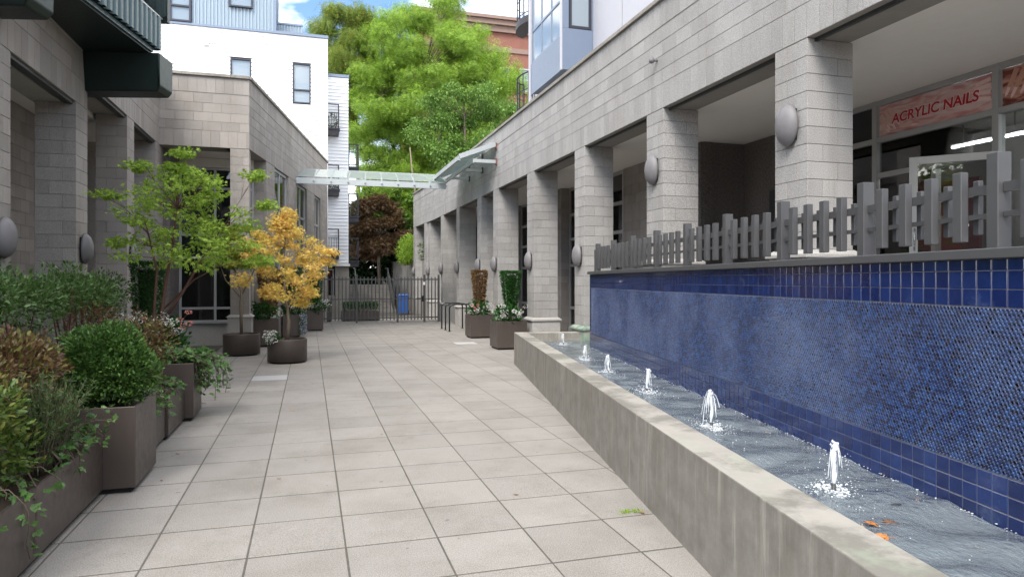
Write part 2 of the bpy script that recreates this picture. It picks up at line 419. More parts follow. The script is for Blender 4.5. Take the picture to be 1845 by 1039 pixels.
def blob(c, r, n, shell=.72, lump=.12, zmin=None):
    """points in an uneven shell of an ellipsoid, with outward directions"""
    d = sphere_dirs(n); ph = rng.uniform(0, 6.28, 6)
    l = 1+lump*(np.sin(5*d[:, 0]+ph[0])*np.sin(5*d[:, 1]+ph[1])+.7*np.sin(9*d[:, 2]+7*d[:, 0]+ph[2])+.5*np.sin(13*d[:, 1]-8*d[:, 2]+ph[3]))
    k = (shell+(1-shell)*rng.random(n)**.7)*l
    P = np.array(c)+d*np.array(r)*k[:, None]
    if zmin is not None: m = P[:, 2] > zmin; P = P[m]; d = d[m]
    return P, d
def curve(p, q, sag=0, side=0, n=5):
    p, q = Vector(p), Vector(q); m = (p+q)/2+Vector((side, side*.4, sag)); out = []
    for i in range(n+1):
        t = i/n; out.append(p*(1-t)**2+m*2*t*(1-t)+q*t*t)
    return out

# ------------------------------------------------------------------ ground and pavement
gm_ = paint('far ground', (.16, .15, .14), .95, var=.2)
g = MB().add([(-400, -400, -.06), (400, -400, -.06), (400, 700, -.06), (-400, 700, -.06)], [(0, 1, 2, 3)]).build('ground', gm_)
tag(g, 'grey ground stretching out under the buildings', kind='structure')
PX, PY = .604, .616
pv = MB().add([(-6, -3, -.0015), (5.6, -3, -.0015), (5.6, 47, -.0015), (-6, 47, -.0015)], [(0, 1, 2, 3)]).build('pavement', 'joint')
tag(pv, 'courtyard pavement of square grey concrete pavers', kind='structure')
def hidden_paver(x, y):
    if y > 33: return True
    if x > 4.1+.182*(y-13.55)+.35 and 1 < y < 13.4: return True
    if x < -3.6 and y < 18: return True
    if y >= 18.3 and x < -1.7+.182*(y-18)-.6: return True
    return False
pc = Pieces('paver', 'paver', pv, limit=298)
for i in range(-9, 10):
    for k in range(-6, 50):
        x0 = -.375+PX*i; y0 = 4.545+PY*k
        if y0 < .2 or hidden_paver(x0+PX/2, y0+PY/2) or x0 > 5.5: continue
        dz = rnd.uniform(.0002, .0016); j = rnd.uniform(.0045, .006)
        mt = 'paver_pale' if (i, k) in ((-1, 13), (7, 22)) else 'paver'
        pc.add(pv, x0+j, x0+PX-j, y0+j*1.8, y0+PY-j*1.8, -.04, dz, mt)
pc.flush('pavers')

# ------------------------------------------------------------------ right arcade building
FX = 5.44
rb = thing('arcade_building', 'long pale block building with square columns along the right of the courtyard', 'building', (0, 0, 0))
pc = Pieces('block', 'block', rb, limit=298)
TER = 1.3                                        # terrace level
cols = [(3.7, TER), (6.99, TER), (10.27, TER), (13.5, .3), (16.8, 0), (20.2, 0), (22.27, 0), (25.65, 0), (28.9, 0), (32.2, 0)]
CW, CD = .557, .64
for yf, base in cols:
    y0, y1 = yf-CW, yf
    ledge = 2.09 if base == TER else .80
    c = MB().box(FX+.008, FX+CD-.008, y0+.008, y1-.008, ledge, 4.508).build('column', 'mortar', rb)
    column_blocks(pc, c, FX, FX+CD, y0, y1, ledge+.005, 4.505)
    p = MB().box(FX-.05, FX+CD+.05, y0-.05, y1+.05, base-.1, ledge-.09)
    p.frustum((FX-.085, FX+CD+.085, y0-.085, y1+.085), (FX-.085, FX+CD+.085, y0-.085, y1+.085), ledge-.088, ledge-.05)
    p.frustum((FX-.085, FX+CD+.085, y0-.085, y1+.085), (FX-.01, FX+CD+.01, y0-.01, y1+.01), ledge-.05, ledge+.004)
    pm_ = 'pedestal'
    if yf == 13.5:
        m, n, b, o = nodes('algae stained pedestal'); k = ramp(n, noise(n, 7, 5, .7), [(.35, (.13, .2, .15)), (.5, (.23, .3, .24)), (.62, (.33, .33, .29)), (.75, (.2, .12, .07))])
        n.links.new(k, b.inputs['Base Color']); b.inputs['Roughness'].default_value = .6; pm_ = m
    q = p.build('pedestal', pm_, c, bevel=.006)
    if yf == 13.5: q['label'] = 'green stained pedestal standing in the water'
# parapet: soldier course, four stretcher courses, groove, soldier course, coping
def parapet(pc, root, axis, face, a0, a1, z0, out, mat, zt=None, cop=True, courses=4, sold=.40, st=.225):
    d = .12
    zs = z0+sold+courses*st
    zt_ = zs+.025+sold if cop else zs
    f0, f1 = (face-.6, face-.008) if out > 0 else (face+.008, face+.6)
    body = MB()
    if axis == 'y': body.box(f0, f1, a0, a1, z0, zt_)
    else: body.box(a0, a1, f0, f1, z0, zt_)
    part = body.build('parapet', 'mortar', root)
    running(pc, part, axis, face, .06, a0, a1, z0, sold, .205, 0, out=out, mat=mat)
    for i in range(courses): running(pc, part, axis, face, .06, a0, a1, z0+sold+i*st, st, .42, .21*(i % 2), out=out, mat=mat)
    if cop:
        running(pc, part, axis, face, .06, a0, a1, zs+.025, sold, .205, .1, out=out, mat=mat)
        c = MB(); g0, g1 = (face-.62, face+.05) if out > 0 else (face-.05, face+.62)
        ln = 1.9; a = a0
        while a < a1-.01:
            b = min(a+ln, a1)
            if axis == 'y': c.box(g0, g1, a+.004, b-.004, zt_+.001, zt_+.075)
            else: c.box(a+.004, b-.004, g0, g1, zt_+.001, zt_+.075)
            a = b
        c.build('coping', 'coping', root, bevel=.008)
    return part
parapet(pc, rb, 'y', FX, .5, 30.4, 4.51, -1, 'block')
pc.flush('blocks')
# far stretch of the same front, turned slightly into the court
fr = Matrix.Translation((FX, 30.4, 0)) @ Matrix.Rotation(R(2.2), 4, 'Z')
seg = thing('arcade_wing', 'last stretch of the right arcade turning in behind the gate', 'building', (FX, 30.4, 0), R(2.2))
pw = Pieces('block', 'block', seg, fr, limit=0)
parapet(pw, seg, 'y', 0, .01, 5.2, 4.51, -1, 'block')
for y in (1.8, 4.6):
    c = MB().box(.008, .62, y+.008, y+.549, 0, 4.505).build('column', 'mortar', seg); column_blocks(pw, c, 0, .63, y, y+.557, .8, 4.505)
pw.flush('blocks')
# lintel steel, trim board and soffit
MB().box(FX+.03, FX+.17, .4, 32, 4.512, 4.56).build('lintel', 'steel_dark', rb)
MB().box(FX+.1, FX+.14, .4, 32, 4.47, 4.5095).build('lintel', 'steel_dark', rb)
MB().box(FX+.02, FX+.62, .4, 35.5, 4.532, 4.6).build('soffit_trim', 'soffit_wood', rb)
MB().box(FX+.55, 13, .4, 35.5, 4.585, 4.75).build('soffit', 'soffit', rb)
MB().box(FX+.61, 14, .4, 36, 6.0, 6.12).build('roof', 'coping', rb)
MB().box(FX+.3, 13, -1, 12.2, TER-.25, TER).build('terrace_floor', 'pedestal', rb)
MB().box(FX+.5, FX+.7, -1, 13.2, -.05, TER-.26).build('terrace_wall', 'concrete', rb)
# back walls of the arcade
BX = 7.7
bw = MB().box(BX+.01, BX+.25, 12.6, 15.8, 0, 4.584).build('back_wall', 'mortar', rb)
pb = Pieces('block', 'block_shade', bw, limit=60); wall_courses(pb, bw, 'y', BX, 12.6, 15.8, 0, 4.58, out=-1, h=.229); pb.flush('blocks')
for (a, b) in ((19.6, 20.6), (24.6, 25.8), (29.4, 30.6)):
    w = MB().box(BX-.24, BX+.25, a+.008, b-.008, 0, 4.584).build('back_pier', 'mortar', rb)
    pb = Pieces('block', 'block_shade', w, limit=0); wall_courses(pb, w, 'y', BX-.25, a, b, 0, 4.58, out=-1); wall_courses(pb, w, 'x', a, BX-.25, BX+.2, 0, 4.58, out=-1); pb.flush('blocks')
for (a, b) in ((15.8, 19.6), (20.6, 24.6), (25.8, 29.4)):
    window(rb, 'y', BX+.05, a, b, .3, 4.58, vs=[a+(b-a)/3, a+2*(b-a)/3], hs=[.9, 2.2, 3.0, 3.75], bar=.09)
    MB().box(BX+.06, BX+.09, a+.1, b-.1, 2.25, 2.95).build('spandrel', 'frame', rb)
    MB().box(BX-.02, BX+.2, a, b, 0, .3).build('sill_wall', 'pedestal', rb)
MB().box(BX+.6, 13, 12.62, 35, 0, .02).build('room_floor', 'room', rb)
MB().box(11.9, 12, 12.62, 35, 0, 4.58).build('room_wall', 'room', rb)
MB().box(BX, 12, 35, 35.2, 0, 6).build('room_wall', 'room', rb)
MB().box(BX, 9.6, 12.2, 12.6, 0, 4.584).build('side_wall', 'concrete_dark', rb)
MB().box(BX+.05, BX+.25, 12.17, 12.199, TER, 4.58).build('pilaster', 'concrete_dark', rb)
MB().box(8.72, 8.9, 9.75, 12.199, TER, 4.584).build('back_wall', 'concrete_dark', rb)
MB().box(8.66, 8.719, 10.3, 11.3, TER, TER+2.2).build('service_door', 'steel_dark', rb)
# sensor lamp on the parapet
sl = MB().tube([(5.44, 9.91, 5.32), (5.36, 9.91, 5.32)], [.02, .02], 8).lathe([(.001, -.05), (.03, -.042), (.048, -.018), (.05, .01), (.035, .04), (.001, .05)], 12, (5.34, 9.91, 5.315)).build('motion_sensor', 'lamp', None, True)
tag(sl, 'small round grey sensor on the pale parapet wall', 'sensor')

# shop front on the terrace
SXP = 8.7
sf = thing('shop_front', 'glazed nail salon front with grey frames and printed sign panels on the terrace', 'shop front', (SXP, 6.5, TER))
sf_off = Vector((SXP, 6.5, TER))
def L_(m):                      # world-coordinates helper meshes into the shop front's own frame
    m.v = [tuple(Vector(v)-sf_off) for v in m.v]; return m
def bars(lst, name, mat, parent=sf):
    m = MB()
    for b in lst: m.box(*b)
    return L_(m).build(name, mat, parent)
ys = [9.75, 8.7, 6.71, 4.6, 2.6]
for y in ys: bars([(SXP-.06, SXP+.06, y-.045, y+.045, TER, 4.584)], 'mullion', 'frame')
for a, b in zip(ys[1:], ys[:-1]):
    bars([(SXP-.055, SXP+.055, a+.046, b-.046, z-.04, z+.04) for z in (4.54, 3.96)], 'transom', 'frame')
    bars([(SXP-.005, SXP+.005, a+.03, b-.03, TER+.1 if (a, b) != (6.71, 8.7) else 3.44, 3.95)], 'pane', 'glass_shop')
bars([(SXP-.05, SXP+.05, 7.66, 8.654, 3.36, 3.44)], 'transom', 'frame')
bars([(SXP-.05, SXP+.05, 6.756, 7.66, 3.36, 3.44)], 'transom', 'frame')
bars([(SXP-.05, SXP+.05, 7.6, 7.68, TER, 3.355)], 'door_jamb', 'frame')
bars([(SXP-.004, SXP+.004, 7.7, 8.64, TER+.05, 3.35)], 'pane', 'glass_shop')
bars([(SXP-.005, SXP+.005, 8.76, 9.7, 4.0, 4.5)], 'dark_pane', 'room_dark')
def sign_material(name, dark):
    m, n, b, o = nodes(name)
    g = N(n, 'ShaderNodeNewGeometry'); mp_ = N(n, 'ShaderNodeMapping'); mp_.inputs['Rotation'].default_value = (R(38), 0, 0); mp_.inputs['Scale'].default_value = (1, 1.3, 5.2)
    n.links.new(g.outputs['Position'], mp_.inputs[0])
    x = N(n, 'ShaderNodeTexNoise', Scale=2.4, Detail=2, Roughness=.5, Distortion=.7); n.links.new(mp_.outputs[0], x.inputs['Vector'])
    if dark: k = ramp(n, x.outputs['Fac'], [(.3, (.07, .012, .01)), (.45, (.2, .05, .035)), (.55, (.42, .2, .15)), (.66, (.55, .33, .26))])
    else: k = ramp(n, x.outputs['Fac'], [(.26, (.4, .18, .17)), (.4, (.5, .24, .23)), (.5, (.58, .36, .34)), (.6, (.58, .44, .42)), (.75, (.66, .55, .53))])
    n.links.new(k, b.inputs['Base Color']); b.inputs['Roughness'].default_value = .3; return m
sg = bars([(SXP-.02, SXP+.02, 6.78, 8.63, 4.01, 4.49)], 'sign_panel', sign_material('pink hands print', False)); sg['label'] = 'pink ACRYLIC NAILS sign panel'
sg2 = bars([(SXP-.02, SXP+.02, 4.67, 6.64, 4.01, 4.49)], 'sign_panel', sign_material('dark hands print', True)); sg2['label'] = 'dark red sign panel showing fingers'
# simple print of fingers and nails on the panels (flat relief)
def fingers(parent, lst, skin, nail):
    ms, mn = MB(), MB()
    for (y, z, a, l, w) in lst:
        d = Vector((0, -math.cos(a), math.sin(a))); s_ = Vector((0, math.sin(a), math.cos(a))); p = Vector((SXP-.0215, y, z))
        k = [p-s_*w, p+s_*w, p+s_*w*.9+d*l*.8, p+s_*w*.45+d*l, p-s_*w*.45+d*l, p-s_*w*.9+d*l*.8]
        ms.add(k, [tuple(range(6))])
        q = p+d*l*.72+Vector((-.001, 0, 0)); w2 = w*.62
        k = [q-s_*w2, q+s_*w2, q+s_*w2*.9+d*l*.26, q+d*l*.36, q-s_*w2*.9+d*l*.26]; mn.add(k, [tuple(range(5))])
    tag(L_(ms).build('printed_fingers', skin, parent), None, kind='stuff'); tag(L_(mn).build('printed_nails', nail, parent), None, kind='stuff')
M['skin'] = paint('printed skin', (.6, .38, .31), .4, var=.15, scale=12); M['skin_dark'] = paint('printed warm skin', (.5, .26, .19), .4, var=.2, scale=12)
M['nail'] = paint('printed nail', (.72, .5, .48), .3)
fingers(sg, [(8.6, 4.36, -1.0, .3, .03), (8.53, 4.4, -1.0, .36, .03), (8.46, 4.42, -.95, .34, .028), (8.6, 4.22, -.8, .22, .026), (8.25, 4.1, -.1, .3, .022)], 'skin', 'nail')
fingers(sg, [(6.8, 4.42, 3.3, .3, .028), (6.8, 4.34, 3.2, .34, .028), (6.8, 4.25, 3.05, .34, .028), (6.8, 4.16, 2.95, .3, .026)], 'nail', 'skin')
fingers(sg2, [(6.45, 4.46, -2.0, .34, .035), (6.33, 4.47, -2.05, .4, .036), (6.2, 4.47, -2.1, .38, .035), (6.06, 4.44, -2.1, .3, .033)], 'skin_dark', 'nail')
def text(body, size, parent, loc, mat, shear=0, ext=.002, bold=0, rot=None):
    cu = bpy.data.curves.new('lettering', 'FONT'); cu.body = body; cu.size = size; cu.align_x = 'CENTER'; cu.align_y = 'CENTER'; cu.extrude = ext; cu.shear = shear; cu.offset = bold
    t = bpy.data.objects.new('tmp', cu); C.objects.link(t)
    me = bpy.data.meshes.new_from_object(t.evaluated_get(bpy.context.evaluated_depsgraph_get()))
    bpy.data.objects.remove(t); me.materials.clear(); me.materials.append(M[mat])
    o = obj('lettering', me, parent); o.matrix_basis = Matrix.Translation(Vector(loc)-sf_off) @ (rot or Matrix(((0, 0, -1, 0), (-1, 0, 0, 0), (0, 1, 0, 0), (0, 0, 0, 1))))
    return o
M['sign_red'] = paint('sign red', (.42, .012, .02), .4); M['sign_white'] = paint('sign white', (.8, .78, .78), .4)
bpy.context.view_layer.update()
text('ACRYLIC NAILS', .205, sg, (SXP-.024, 7.68, 4.235), 'sign_white', .12, .0005, .011)
text('ACRYLIC NAILS', .205, sg, (SXP-.027, 7.68, 4.235), 'sign_red', .12, .001, .006)
# the room behind the glass
M['pale_int'] = paint('pale interior', (.4, .39, .37), .7)
bars([(12.4, 12.5, .5, 9.75, TER, 4.584)], 'room_wall', 'pale_int'); bars([(8.9, 12.4, 9.7, 9.74, TER, 4.584)], 'room_wall', 'room'); bars([(8.9, 12.4, .5, .6, TER, 4.584)], 'room_wall', 'room')
M['pale_int'] = paint('pale interior', (.4, .39, .37), .7)
M['maroon'] = paint('maroon wall', (.16, .015, .03), .6)
bars([(9.6, 9.65, 7.7, 8.6, TER, 3.3)], 'maroon_partition', 'maroon')
M['pale_int'] = paint('pale interior', (.4, .39, .37), .7)
bars([(10.2, 10.8, 5.0, 7.0, TER, TER+.9)], 'counter', 'pale_int')
em, n_, b_, o_ = nodes('tube light'); b_.inputs['Emission Color'].default_value = (.93, .97, 1, 1); b_.inputs['Emission Strength'].default_value = 12; b_.inputs['Base Color'].default_value = (.8, .8, .8, 1)
for i, (x, y0, y1) in enumerate(((10.6, 7.7, 9.0), (10.6, 5.6, 7.1), (11.6, 4.2, 6.2))):
    t = MB().tube([(x, y0, 4.02), (x, y1, 4.02)], .015, 8).build('light_tube', em); h = MB().box(x-.05, x+.05, y0, y1, 4.05, 4.08); h.box(x-.01, x+.01, y0+.2, y0+.22, 4.08, 4.58); h.box(x-.01, x+.01, y1-.22, y1-.2, 4.08, 4.58); h.build('housing', 'frame', t)
    tag(t, ('lit fluorescent tube inside the shop behind the pane beside the open door', 'lit fluorescent tube inside the shop above the open door', 'lit fluorescent tube deep in the shop at the right edge')[i], 'light', 'fluorescent tubes in the shop')
# open glazed door
dr = thing('shop_door', 'open pale framed glass door swung out onto the terrace', 'door', (8.58, 6.62, TER), math.atan2(.75, -.72))
M['door_frame'] = paint('pale door frame', (.52, .52, .5), .45)
w, h = 1.0, 2.12
fm_ = MB().box(0, .1, -.022, .022, .0, h).box(w-.1, w, -.022, .022, 0, h).box(.1, w-.1, -.022, .022, h-.1, h).box(.1, w-.1, -.022, .022, 0, .22)
fm_.build('door_frame', 'door_frame', dr, bevel=.004)
MB().box(.09, w-.09, -.004, .004, .21, h-.09).build('pane', 'glass_shop', dr)
MB().tube(curve((w-.06, .02, .85), (w-.06, .02, 1.15), 0, 0, 6)[:1]+[(w-.06, .07, .87), (w-.06, .075, 1.0), (w-.06, .07, 1.13), (w-.06, .02, 1.15)], .012, 8).build('handle', 'rail_steel', dr, True)
t = text('206', .09, dr, (0, 0, 0), 'sign_white', 0, .0006); t.matrix_basis = Matrix.Translation((.38, .006, 1.18)) @ Matrix(((-1, 0, 0, 0), (0, 0, 1, 0), (0, 1, 0, 0), (0, 0, 0, 1)))

# ------------------------------------------------------------------ left arcade building
LX = -3.45
lb = thing('arcade_building', 'shaded brown grey block building with square columns along the left of the courtyard', 'building', (0, 0, 0))
pc = Pieces('block', 'block_shade', lb, limit=240)
for yf, top in ((6.5, 4.5), (9.55, 4.5), (12.5, 4.5), (15.56, 5.0)):
    c = MB().box(LX-.54, LX-.008, yf-.552, yf-.008, .0, top-.002).build('column', 'mortar', lb)
    column_blocks(pc, c, LX-.55, LX, yf-.56, yf, .8, top-.005)
    MB().box(LX-.63, LX+.05, yf-.61, yf+.05, 0, .74).frustum((LX-.66, LX+.08, yf-.64, yf+.08), (LX-.56, LX+.01, yf-.57, yf+.01), .742, .802).build('pedestal', 'pedestal', c)
parapet(pc, lb, 'y', LX, 2.5, 12.5, 4.5, 1, 'block_shade', cop=False, courses=3)
parapet(pc, lb, 'y', LX, 12.51, 17.995, 5.0, 1, 'block_shade')
# pier in the inner corner, return front and its corner column
c = MB().box(-4.25, LX-.008, 17.6, 18.4, 0, 4.995).build('column', 'mortar', lb); column_blocks(pc, c, -4.26, LX, 17.592, 18.41, .4, 4.995)
pr = parapet(pc, lb, 'x', 18.0, LX-.3, -1.43, 5.0, -1, 'block_shade')
c = MB().box(-1.86, -1.44, 18.01, 18.5, 0, 4.995).build('column', 'mortar', lb); column_blocks(pc, c, -1.87, -1.432, 18.002, 18.508, .9, 4.995)
MB().box(-1.93, -1.38, 17.95, 18.56, 0, .83).frustum((-1.97, -1.34, 17.91, 18.6), (-1.88, -1.42, 17.99, 18.52), .832, .9).build('pedestal', 'pedestal', c)
# recessed glazed entrance bay
window(lb, 'x', 19.7, -3.3, -1.45, .62, 4.75, vs=[-2.42], hs=[1.0, 2.35, 2.95, 4.2], bar=.06)
MB().box(-3.24, -1.5, 19.74, 19.77, 2.38, 2.92).build('spandrel', 'frame', lb)
MB().box(-3.3, -1.4, 19.62, 19.9, 0, .6).build('sill_wall', 'pedestal', lb)
MB().box(-3.35, -1.35, 19.55, 19.66, .6, .66).build('sill', 'frame', lb)
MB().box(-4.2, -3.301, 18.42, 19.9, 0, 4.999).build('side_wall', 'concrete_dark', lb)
MB().box(-4.2, -1.46, 18.02, 19.9, 5.01, 5.12).build('soffit', 'soffit', lb)
MB().box(-3.28, -1.46, 19.65, 19.85, 4.76, 5.0).build('head_trim', 'soffit', lb)
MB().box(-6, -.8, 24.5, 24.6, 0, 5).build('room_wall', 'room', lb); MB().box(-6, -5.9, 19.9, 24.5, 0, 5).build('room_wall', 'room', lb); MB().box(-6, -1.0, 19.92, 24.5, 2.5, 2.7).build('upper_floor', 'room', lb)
# near arcade: back wall, soffit
bk = MB().box(-5.3, -5.01, 2, 17.6, 0, 4.9).build('back_wall', 'mortar', lb)
pb = Pieces('block', 'block_shade', bk, limit=40); wall_courses(pb, bk, 'y', -5.0, 6.5, 15.4, .4, 4.85, out=1, h=.23); wall_courses(pb, bk, 'y', -5.0, 17.5, 17.6, .4, 4.85, out=1, h=.23); pb.flush('blocks')
MB().box(-9, -4.262, 17.62, 17.9, 0, 6.39).build('cross_wall', 'block_shade', lb)
MB().box(-5.005, -4.96, 15.45, 17.5, 0, 4.2).build('dark_doorway', 'room_dark', lb)
MB().box(-5.3, LX-.605, 2, 17.58, 4.9, 5.05).build('soffit', 'soffit', lb)
MB().box(LX-.6, LX-.2, 2, 12.4, 4.47, 4.4995).build('lintel', 'pedestal', lb)
MB().box(LX-.16, LX-.04, 2, 12.4, 4.455, 4.4995).build('lintel', 'steel_dark', lb)
MB().box(LX-.16, LX-.04, 12.6, 17.9, 4.95, 4.9985).build('lintel', 'steel_dark', lb)
for y in (8.3, 10.8, 13.9): MB().lathe([(.07, 0), (.075, .012), (.05, .014)], 14, (-4.4, y, 4.885)).build('downlight', 'steel_dark', lb)
MB().box(-5.2, -2.0, 18.61, 30, 6.45, 6.55).build('roof', 'coping', lb); MB().box(-5.3, LX-.61, 2, 18.6, 6.4, 6.5).build('roof', 'coping', lb)
pc.flush('blocks')
# oblique far front, parallel to the fountain wall
AX = R(-10.32)
ob = thing('window_wing', 'far wing of the left building with tall grey framed windows between block piers', 'building', (-1.43, 18.0, 0), AX)
fr = Matrix.Translation((-1.43, 18, 0)) @ Matrix.Rotation(AX, 4, 'Z')
pc = Pieces('block', 'block_shade', ob, fr, limit=55)
parapet(pc, ob, 'y', 0, .0, 12.1, 5.0, 1, 'block_shade')
piers = [(1.7, 2.65), (4.5, 5.8), (7.5, 9.05), (10.4, 12.1)]
for a, b in piers:
    w = MB().box(-.5, -.008, a+.008, b-.008, 0, 4.997).build('pier', 'mortar', ob)
    wall_courses(pc, w, 'y', 0, a, b, .85, 4.99, out=1); wall_courses(pc, w, 'x', a, -.5, -.062, .85, 4.99, out=-1)
    MB().box(-.5, .05, a-.04, b+.04, 0, .84).build('pedestal', 'pedestal', w)
for (a, b) in ((2.65, 4.5), (5.8, 7.5), (9.05, 10.4)):
    window(ob, 'y', -.1, a, b, 1.0, 4.99, vs=[(a+b)/2], hs=[1.9, 2.8, 3.9], bar=.07)
    MB().box(-.4, -.1, a+.001, b-.001, 0, .99).build('sill_wall', 'pedestal', ob)
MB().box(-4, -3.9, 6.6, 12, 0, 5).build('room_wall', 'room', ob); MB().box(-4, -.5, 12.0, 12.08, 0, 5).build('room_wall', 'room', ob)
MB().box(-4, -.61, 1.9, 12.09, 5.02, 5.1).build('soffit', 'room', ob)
pc.flush('blocks')

# ------------------------------------------------------------------ metal-clad storeys overhanging the left arcade
mc = thing('metal_clad_building', 'dark green corrugated metal storeys overhanging the left arcade', 'building', (-2.45, 12.18, 5.4), R(-11.4))
# own frame: y runs back towards the camera (negative), x out into the court
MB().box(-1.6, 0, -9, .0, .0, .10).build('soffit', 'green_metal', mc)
MB().box(.001, .03, -9, .0, .03, .1).build('edge_trim', 'green_corr', mc)
def bracket(y):
    m = MB(); y0, y1 = y, y+.55
    prof = [(-1.3, -.62), (.1, -.6), (.16, -.52), (.17, -.01), (-1.3, -.01)]
    v = [(x, y0, z) for x, z in prof]+[(x, y1, z) for x, z in prof]
    # chamfered lower edge towards the camera
    v[0] = (-1.3, y0+.12, -.62); v[1] = (.1, y0+.12, -.6); v[2] = (.16, y0+.04, -.52); v[0] = (-1.3, y0+.12, -.62)
    m.add(v, [(0, 1, 2, 3, 4), (9, 8, 7, 6, 5), (0, 5, 6, 1), (1, 6, 7, 2), (2, 7, 8, 3), (3, 8, 9, 4), (4, 9, 5, 0)])
    m.build('bracket_box', 'green_metal', mc, bevel=.02)
bracket(-.12); bracket(-3.55)
def corrug(name, x, y0, y1, z0, z1, mat, parent, axis='y', pitch=.09, dep=.025, out=1):
    """trapezoid ribs along a face"""
    m = MB(); a = y0; pts = []
    while a < y1:
        for da, d in ((0, 0), (.3, 0), (.45, 1), (.85, 1)): pts.append((min(a+da*pitch, y1), x+out*d*dep))
        a += pitch
    pts.append((y1, x))
    for (a0, d0), (a1, d1) in zip(pts[:-1], pts[1:]):
        if a1-a0 < 1e-6: continue
        k = len(m.v)
        if axis == 'y': m.v += [(d0, a0, z0), (d1, a1, z0), (d1, a1, z1), (d0, a0, z1)]
        else: m.v += [(a0, d0, z0), (a1, d1, z0), (a1, d1, z1), (a0, d0, z1)]
        m.f.append((k, k+1, k+2, k+3))
    return m.build(name, mat, parent)
corrug('corrugated_cladding', .05, -9, .16, .1, .62, 'green_corr', mc, pitch=.16, dep=.06)
MB().box(.03, .1, -9, .18, .625, .65).build('rail_cap', 'frame', mc)
MB().box(-.02, .045, -9, .15, .105, .62).build('balcony_wall', 'green_metal', mc)
corrug('corrugated_cladding', -.5, .1, .17, .16, .16, 'green_corr', mc)
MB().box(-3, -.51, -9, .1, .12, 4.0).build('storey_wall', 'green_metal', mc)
corrug('corrugated_cladding', -.5, -9, .1, .68, 4, 'green_corr', mc, pitch=.16, dep=.05)
corrug('corrugated_cladding', .2, -.9, .17, .68, 3, 'green_corr', mc, axis='x', out=-1, pitch=.14, dep=.04)
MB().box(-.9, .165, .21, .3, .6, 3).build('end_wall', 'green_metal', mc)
MB().box(-.5, .1, -9, -.2, 1.2, 1.36).build('balcony_slab', 'rail_dark', mc)
MB().box(.101, .13, -9, -.2, 1.16, 1.4).build('balcony_edge', 'rail_dark', mc)
MB().box(-.5, .02, -1.2, -.95, 1.0, 1.198).build('balcony_beam', 'rail_dark', mc)
for k in range(26): MB().box(.06, .075, -5+k*.18, -4.985+k*.18, 1.41, 2.4).build('baluster', 'rail_dark', mc)

# ------------------------------------------------------------------ white sided building beyond the left arcade
wb = thing('white_building', 'bright white sided apartment building with dark framed windows behind the left arcade', 'building', (-2.5, 31, 0))
def siding(name, parent, x0, x1, y, z0, z1, holes=(), mat='white', pitch=.165, lap=.035):
    m = MB(); z = z0
    while z < z1-.01:
        zt = min(z+pitch, z1); segs = [(x0, x1)]
        for (a, b, c, d) in holes:
            if zt > c+.001 and z < d-.001:
                ns = []
                for (s, e) in segs:
                    if a > s: ns.append((s, min(a, e)))
                    if b < e: ns.append((max(b, s), e))
                segs = [q for q in ns if q[1]-q[0] > .01]
        for s, e in segs:
            m.add([(s, y-lap, z), (e, y-lap, z), (e, y, zt), (s, y, zt)], [(0, 1, 2, 3)]); m.add([(s, y, z), (e, y, z), (e, y-lap, z), (s, y-lap, z)], [(0, 1, 2, 3)])
        z = zt
    return m.build(name, mat, parent)
# own frame: x about -2.5, y about 31
wx = lambda x: x+2.5
H1 = [(wx(-3.22), wx(-2.38), 9.9, 11.2), (wx(-.70), wx(.06), 9.46, 11.22)]
siding('siding', wb, wx(-6.6), wx(.72), 0, 2, 12.4, H1)
MB().box(wx(-6.6), wx(.72), .25, 6, 0, 12.38).build('wall', 'white', wb)
MB().box(wx(.72), wx(.78), -.03, .24, 2, 12.38).build('corner_board', 'white', wb)
MB().box(wx(-1.5), wx(.8), -.06, .3, 12.4, 12.52).build('roof_edge', 'blue_panel', wb)
window(wb, 'x', .06, H1[0][0], H1[0][1], H1[0][2], H1[0][3], hs=[10.3], bar=.06, depth=.16, fm='frame_blue', gm='glass_sky')
window(wb, 'x', .06, H1[1][0], H1[1][1], H1[1][2], H1[1][3], hs=[10.05], bar=.06, depth=.16, fm='frame_blue', gm='glass_sky')
MB().box(wx(-4.25), wx(-4.05), -.09, -.017, 11.62, 11.8).build('vent_hood', 'white', wb)
MB().box(wx(-6.6), wx(-1.52), .1, 6, 12.45, 17).build('wall', 'blue_panel', wb)
corrug('corrugated_storey', .06, wx(-4.7), wx(-1.5), 12.5, 17, 'blue_corr', wb, axis='x', pitch=.14, dep=.04, out=-1)
corrug('corrugated_storey', .06, wx(-6.6), wx(-5.85), 12.5, 17, 'blue_corr', wb, axis='x', pitch=.14, dep=.04, out=-1)
MB().box(wx(-6.6), wx(-1.48), -.05, .12, 12.4, 12.49).build('band', 'blue_panel', wb)
window(wb, 'x', .0, wx(-5.83), wx(-4.74), 12.51, 14.6, vs=[wx(-5.52)], hs=[13.16], bar=.07, depth=.16, fm='frame_blue', gm='glass_sky')
window(wb, 'x', -.02, wx(-3.27), wx(-2.33), 13.36, 15, bar=.06, depth=.16, fm='frame_blue', gm='glass_sky')
MB().box(wx(-1.5), wx(-1.38), .0, 1.5, 12.4, 16.5).build('corner_post', 'blue_panel', wb)
MB().box(wx(-1.38), wx(-.3), 1.06, 3, 12.3, 13.2).build('roof_screen', 'blue_panel', wb)
corrug('corrugated_screen', 1.0, wx(-1.38), wx(-.3), 12.4, 13.16, 'blue_corr', wb, axis='x', pitch=.12, dep=.03, out=-1)
MB().box(wx(-1.4), wx(-.28), .95, 1.05, 13.17, 13.25).build('screen_cap', 'blue_panel', wb)
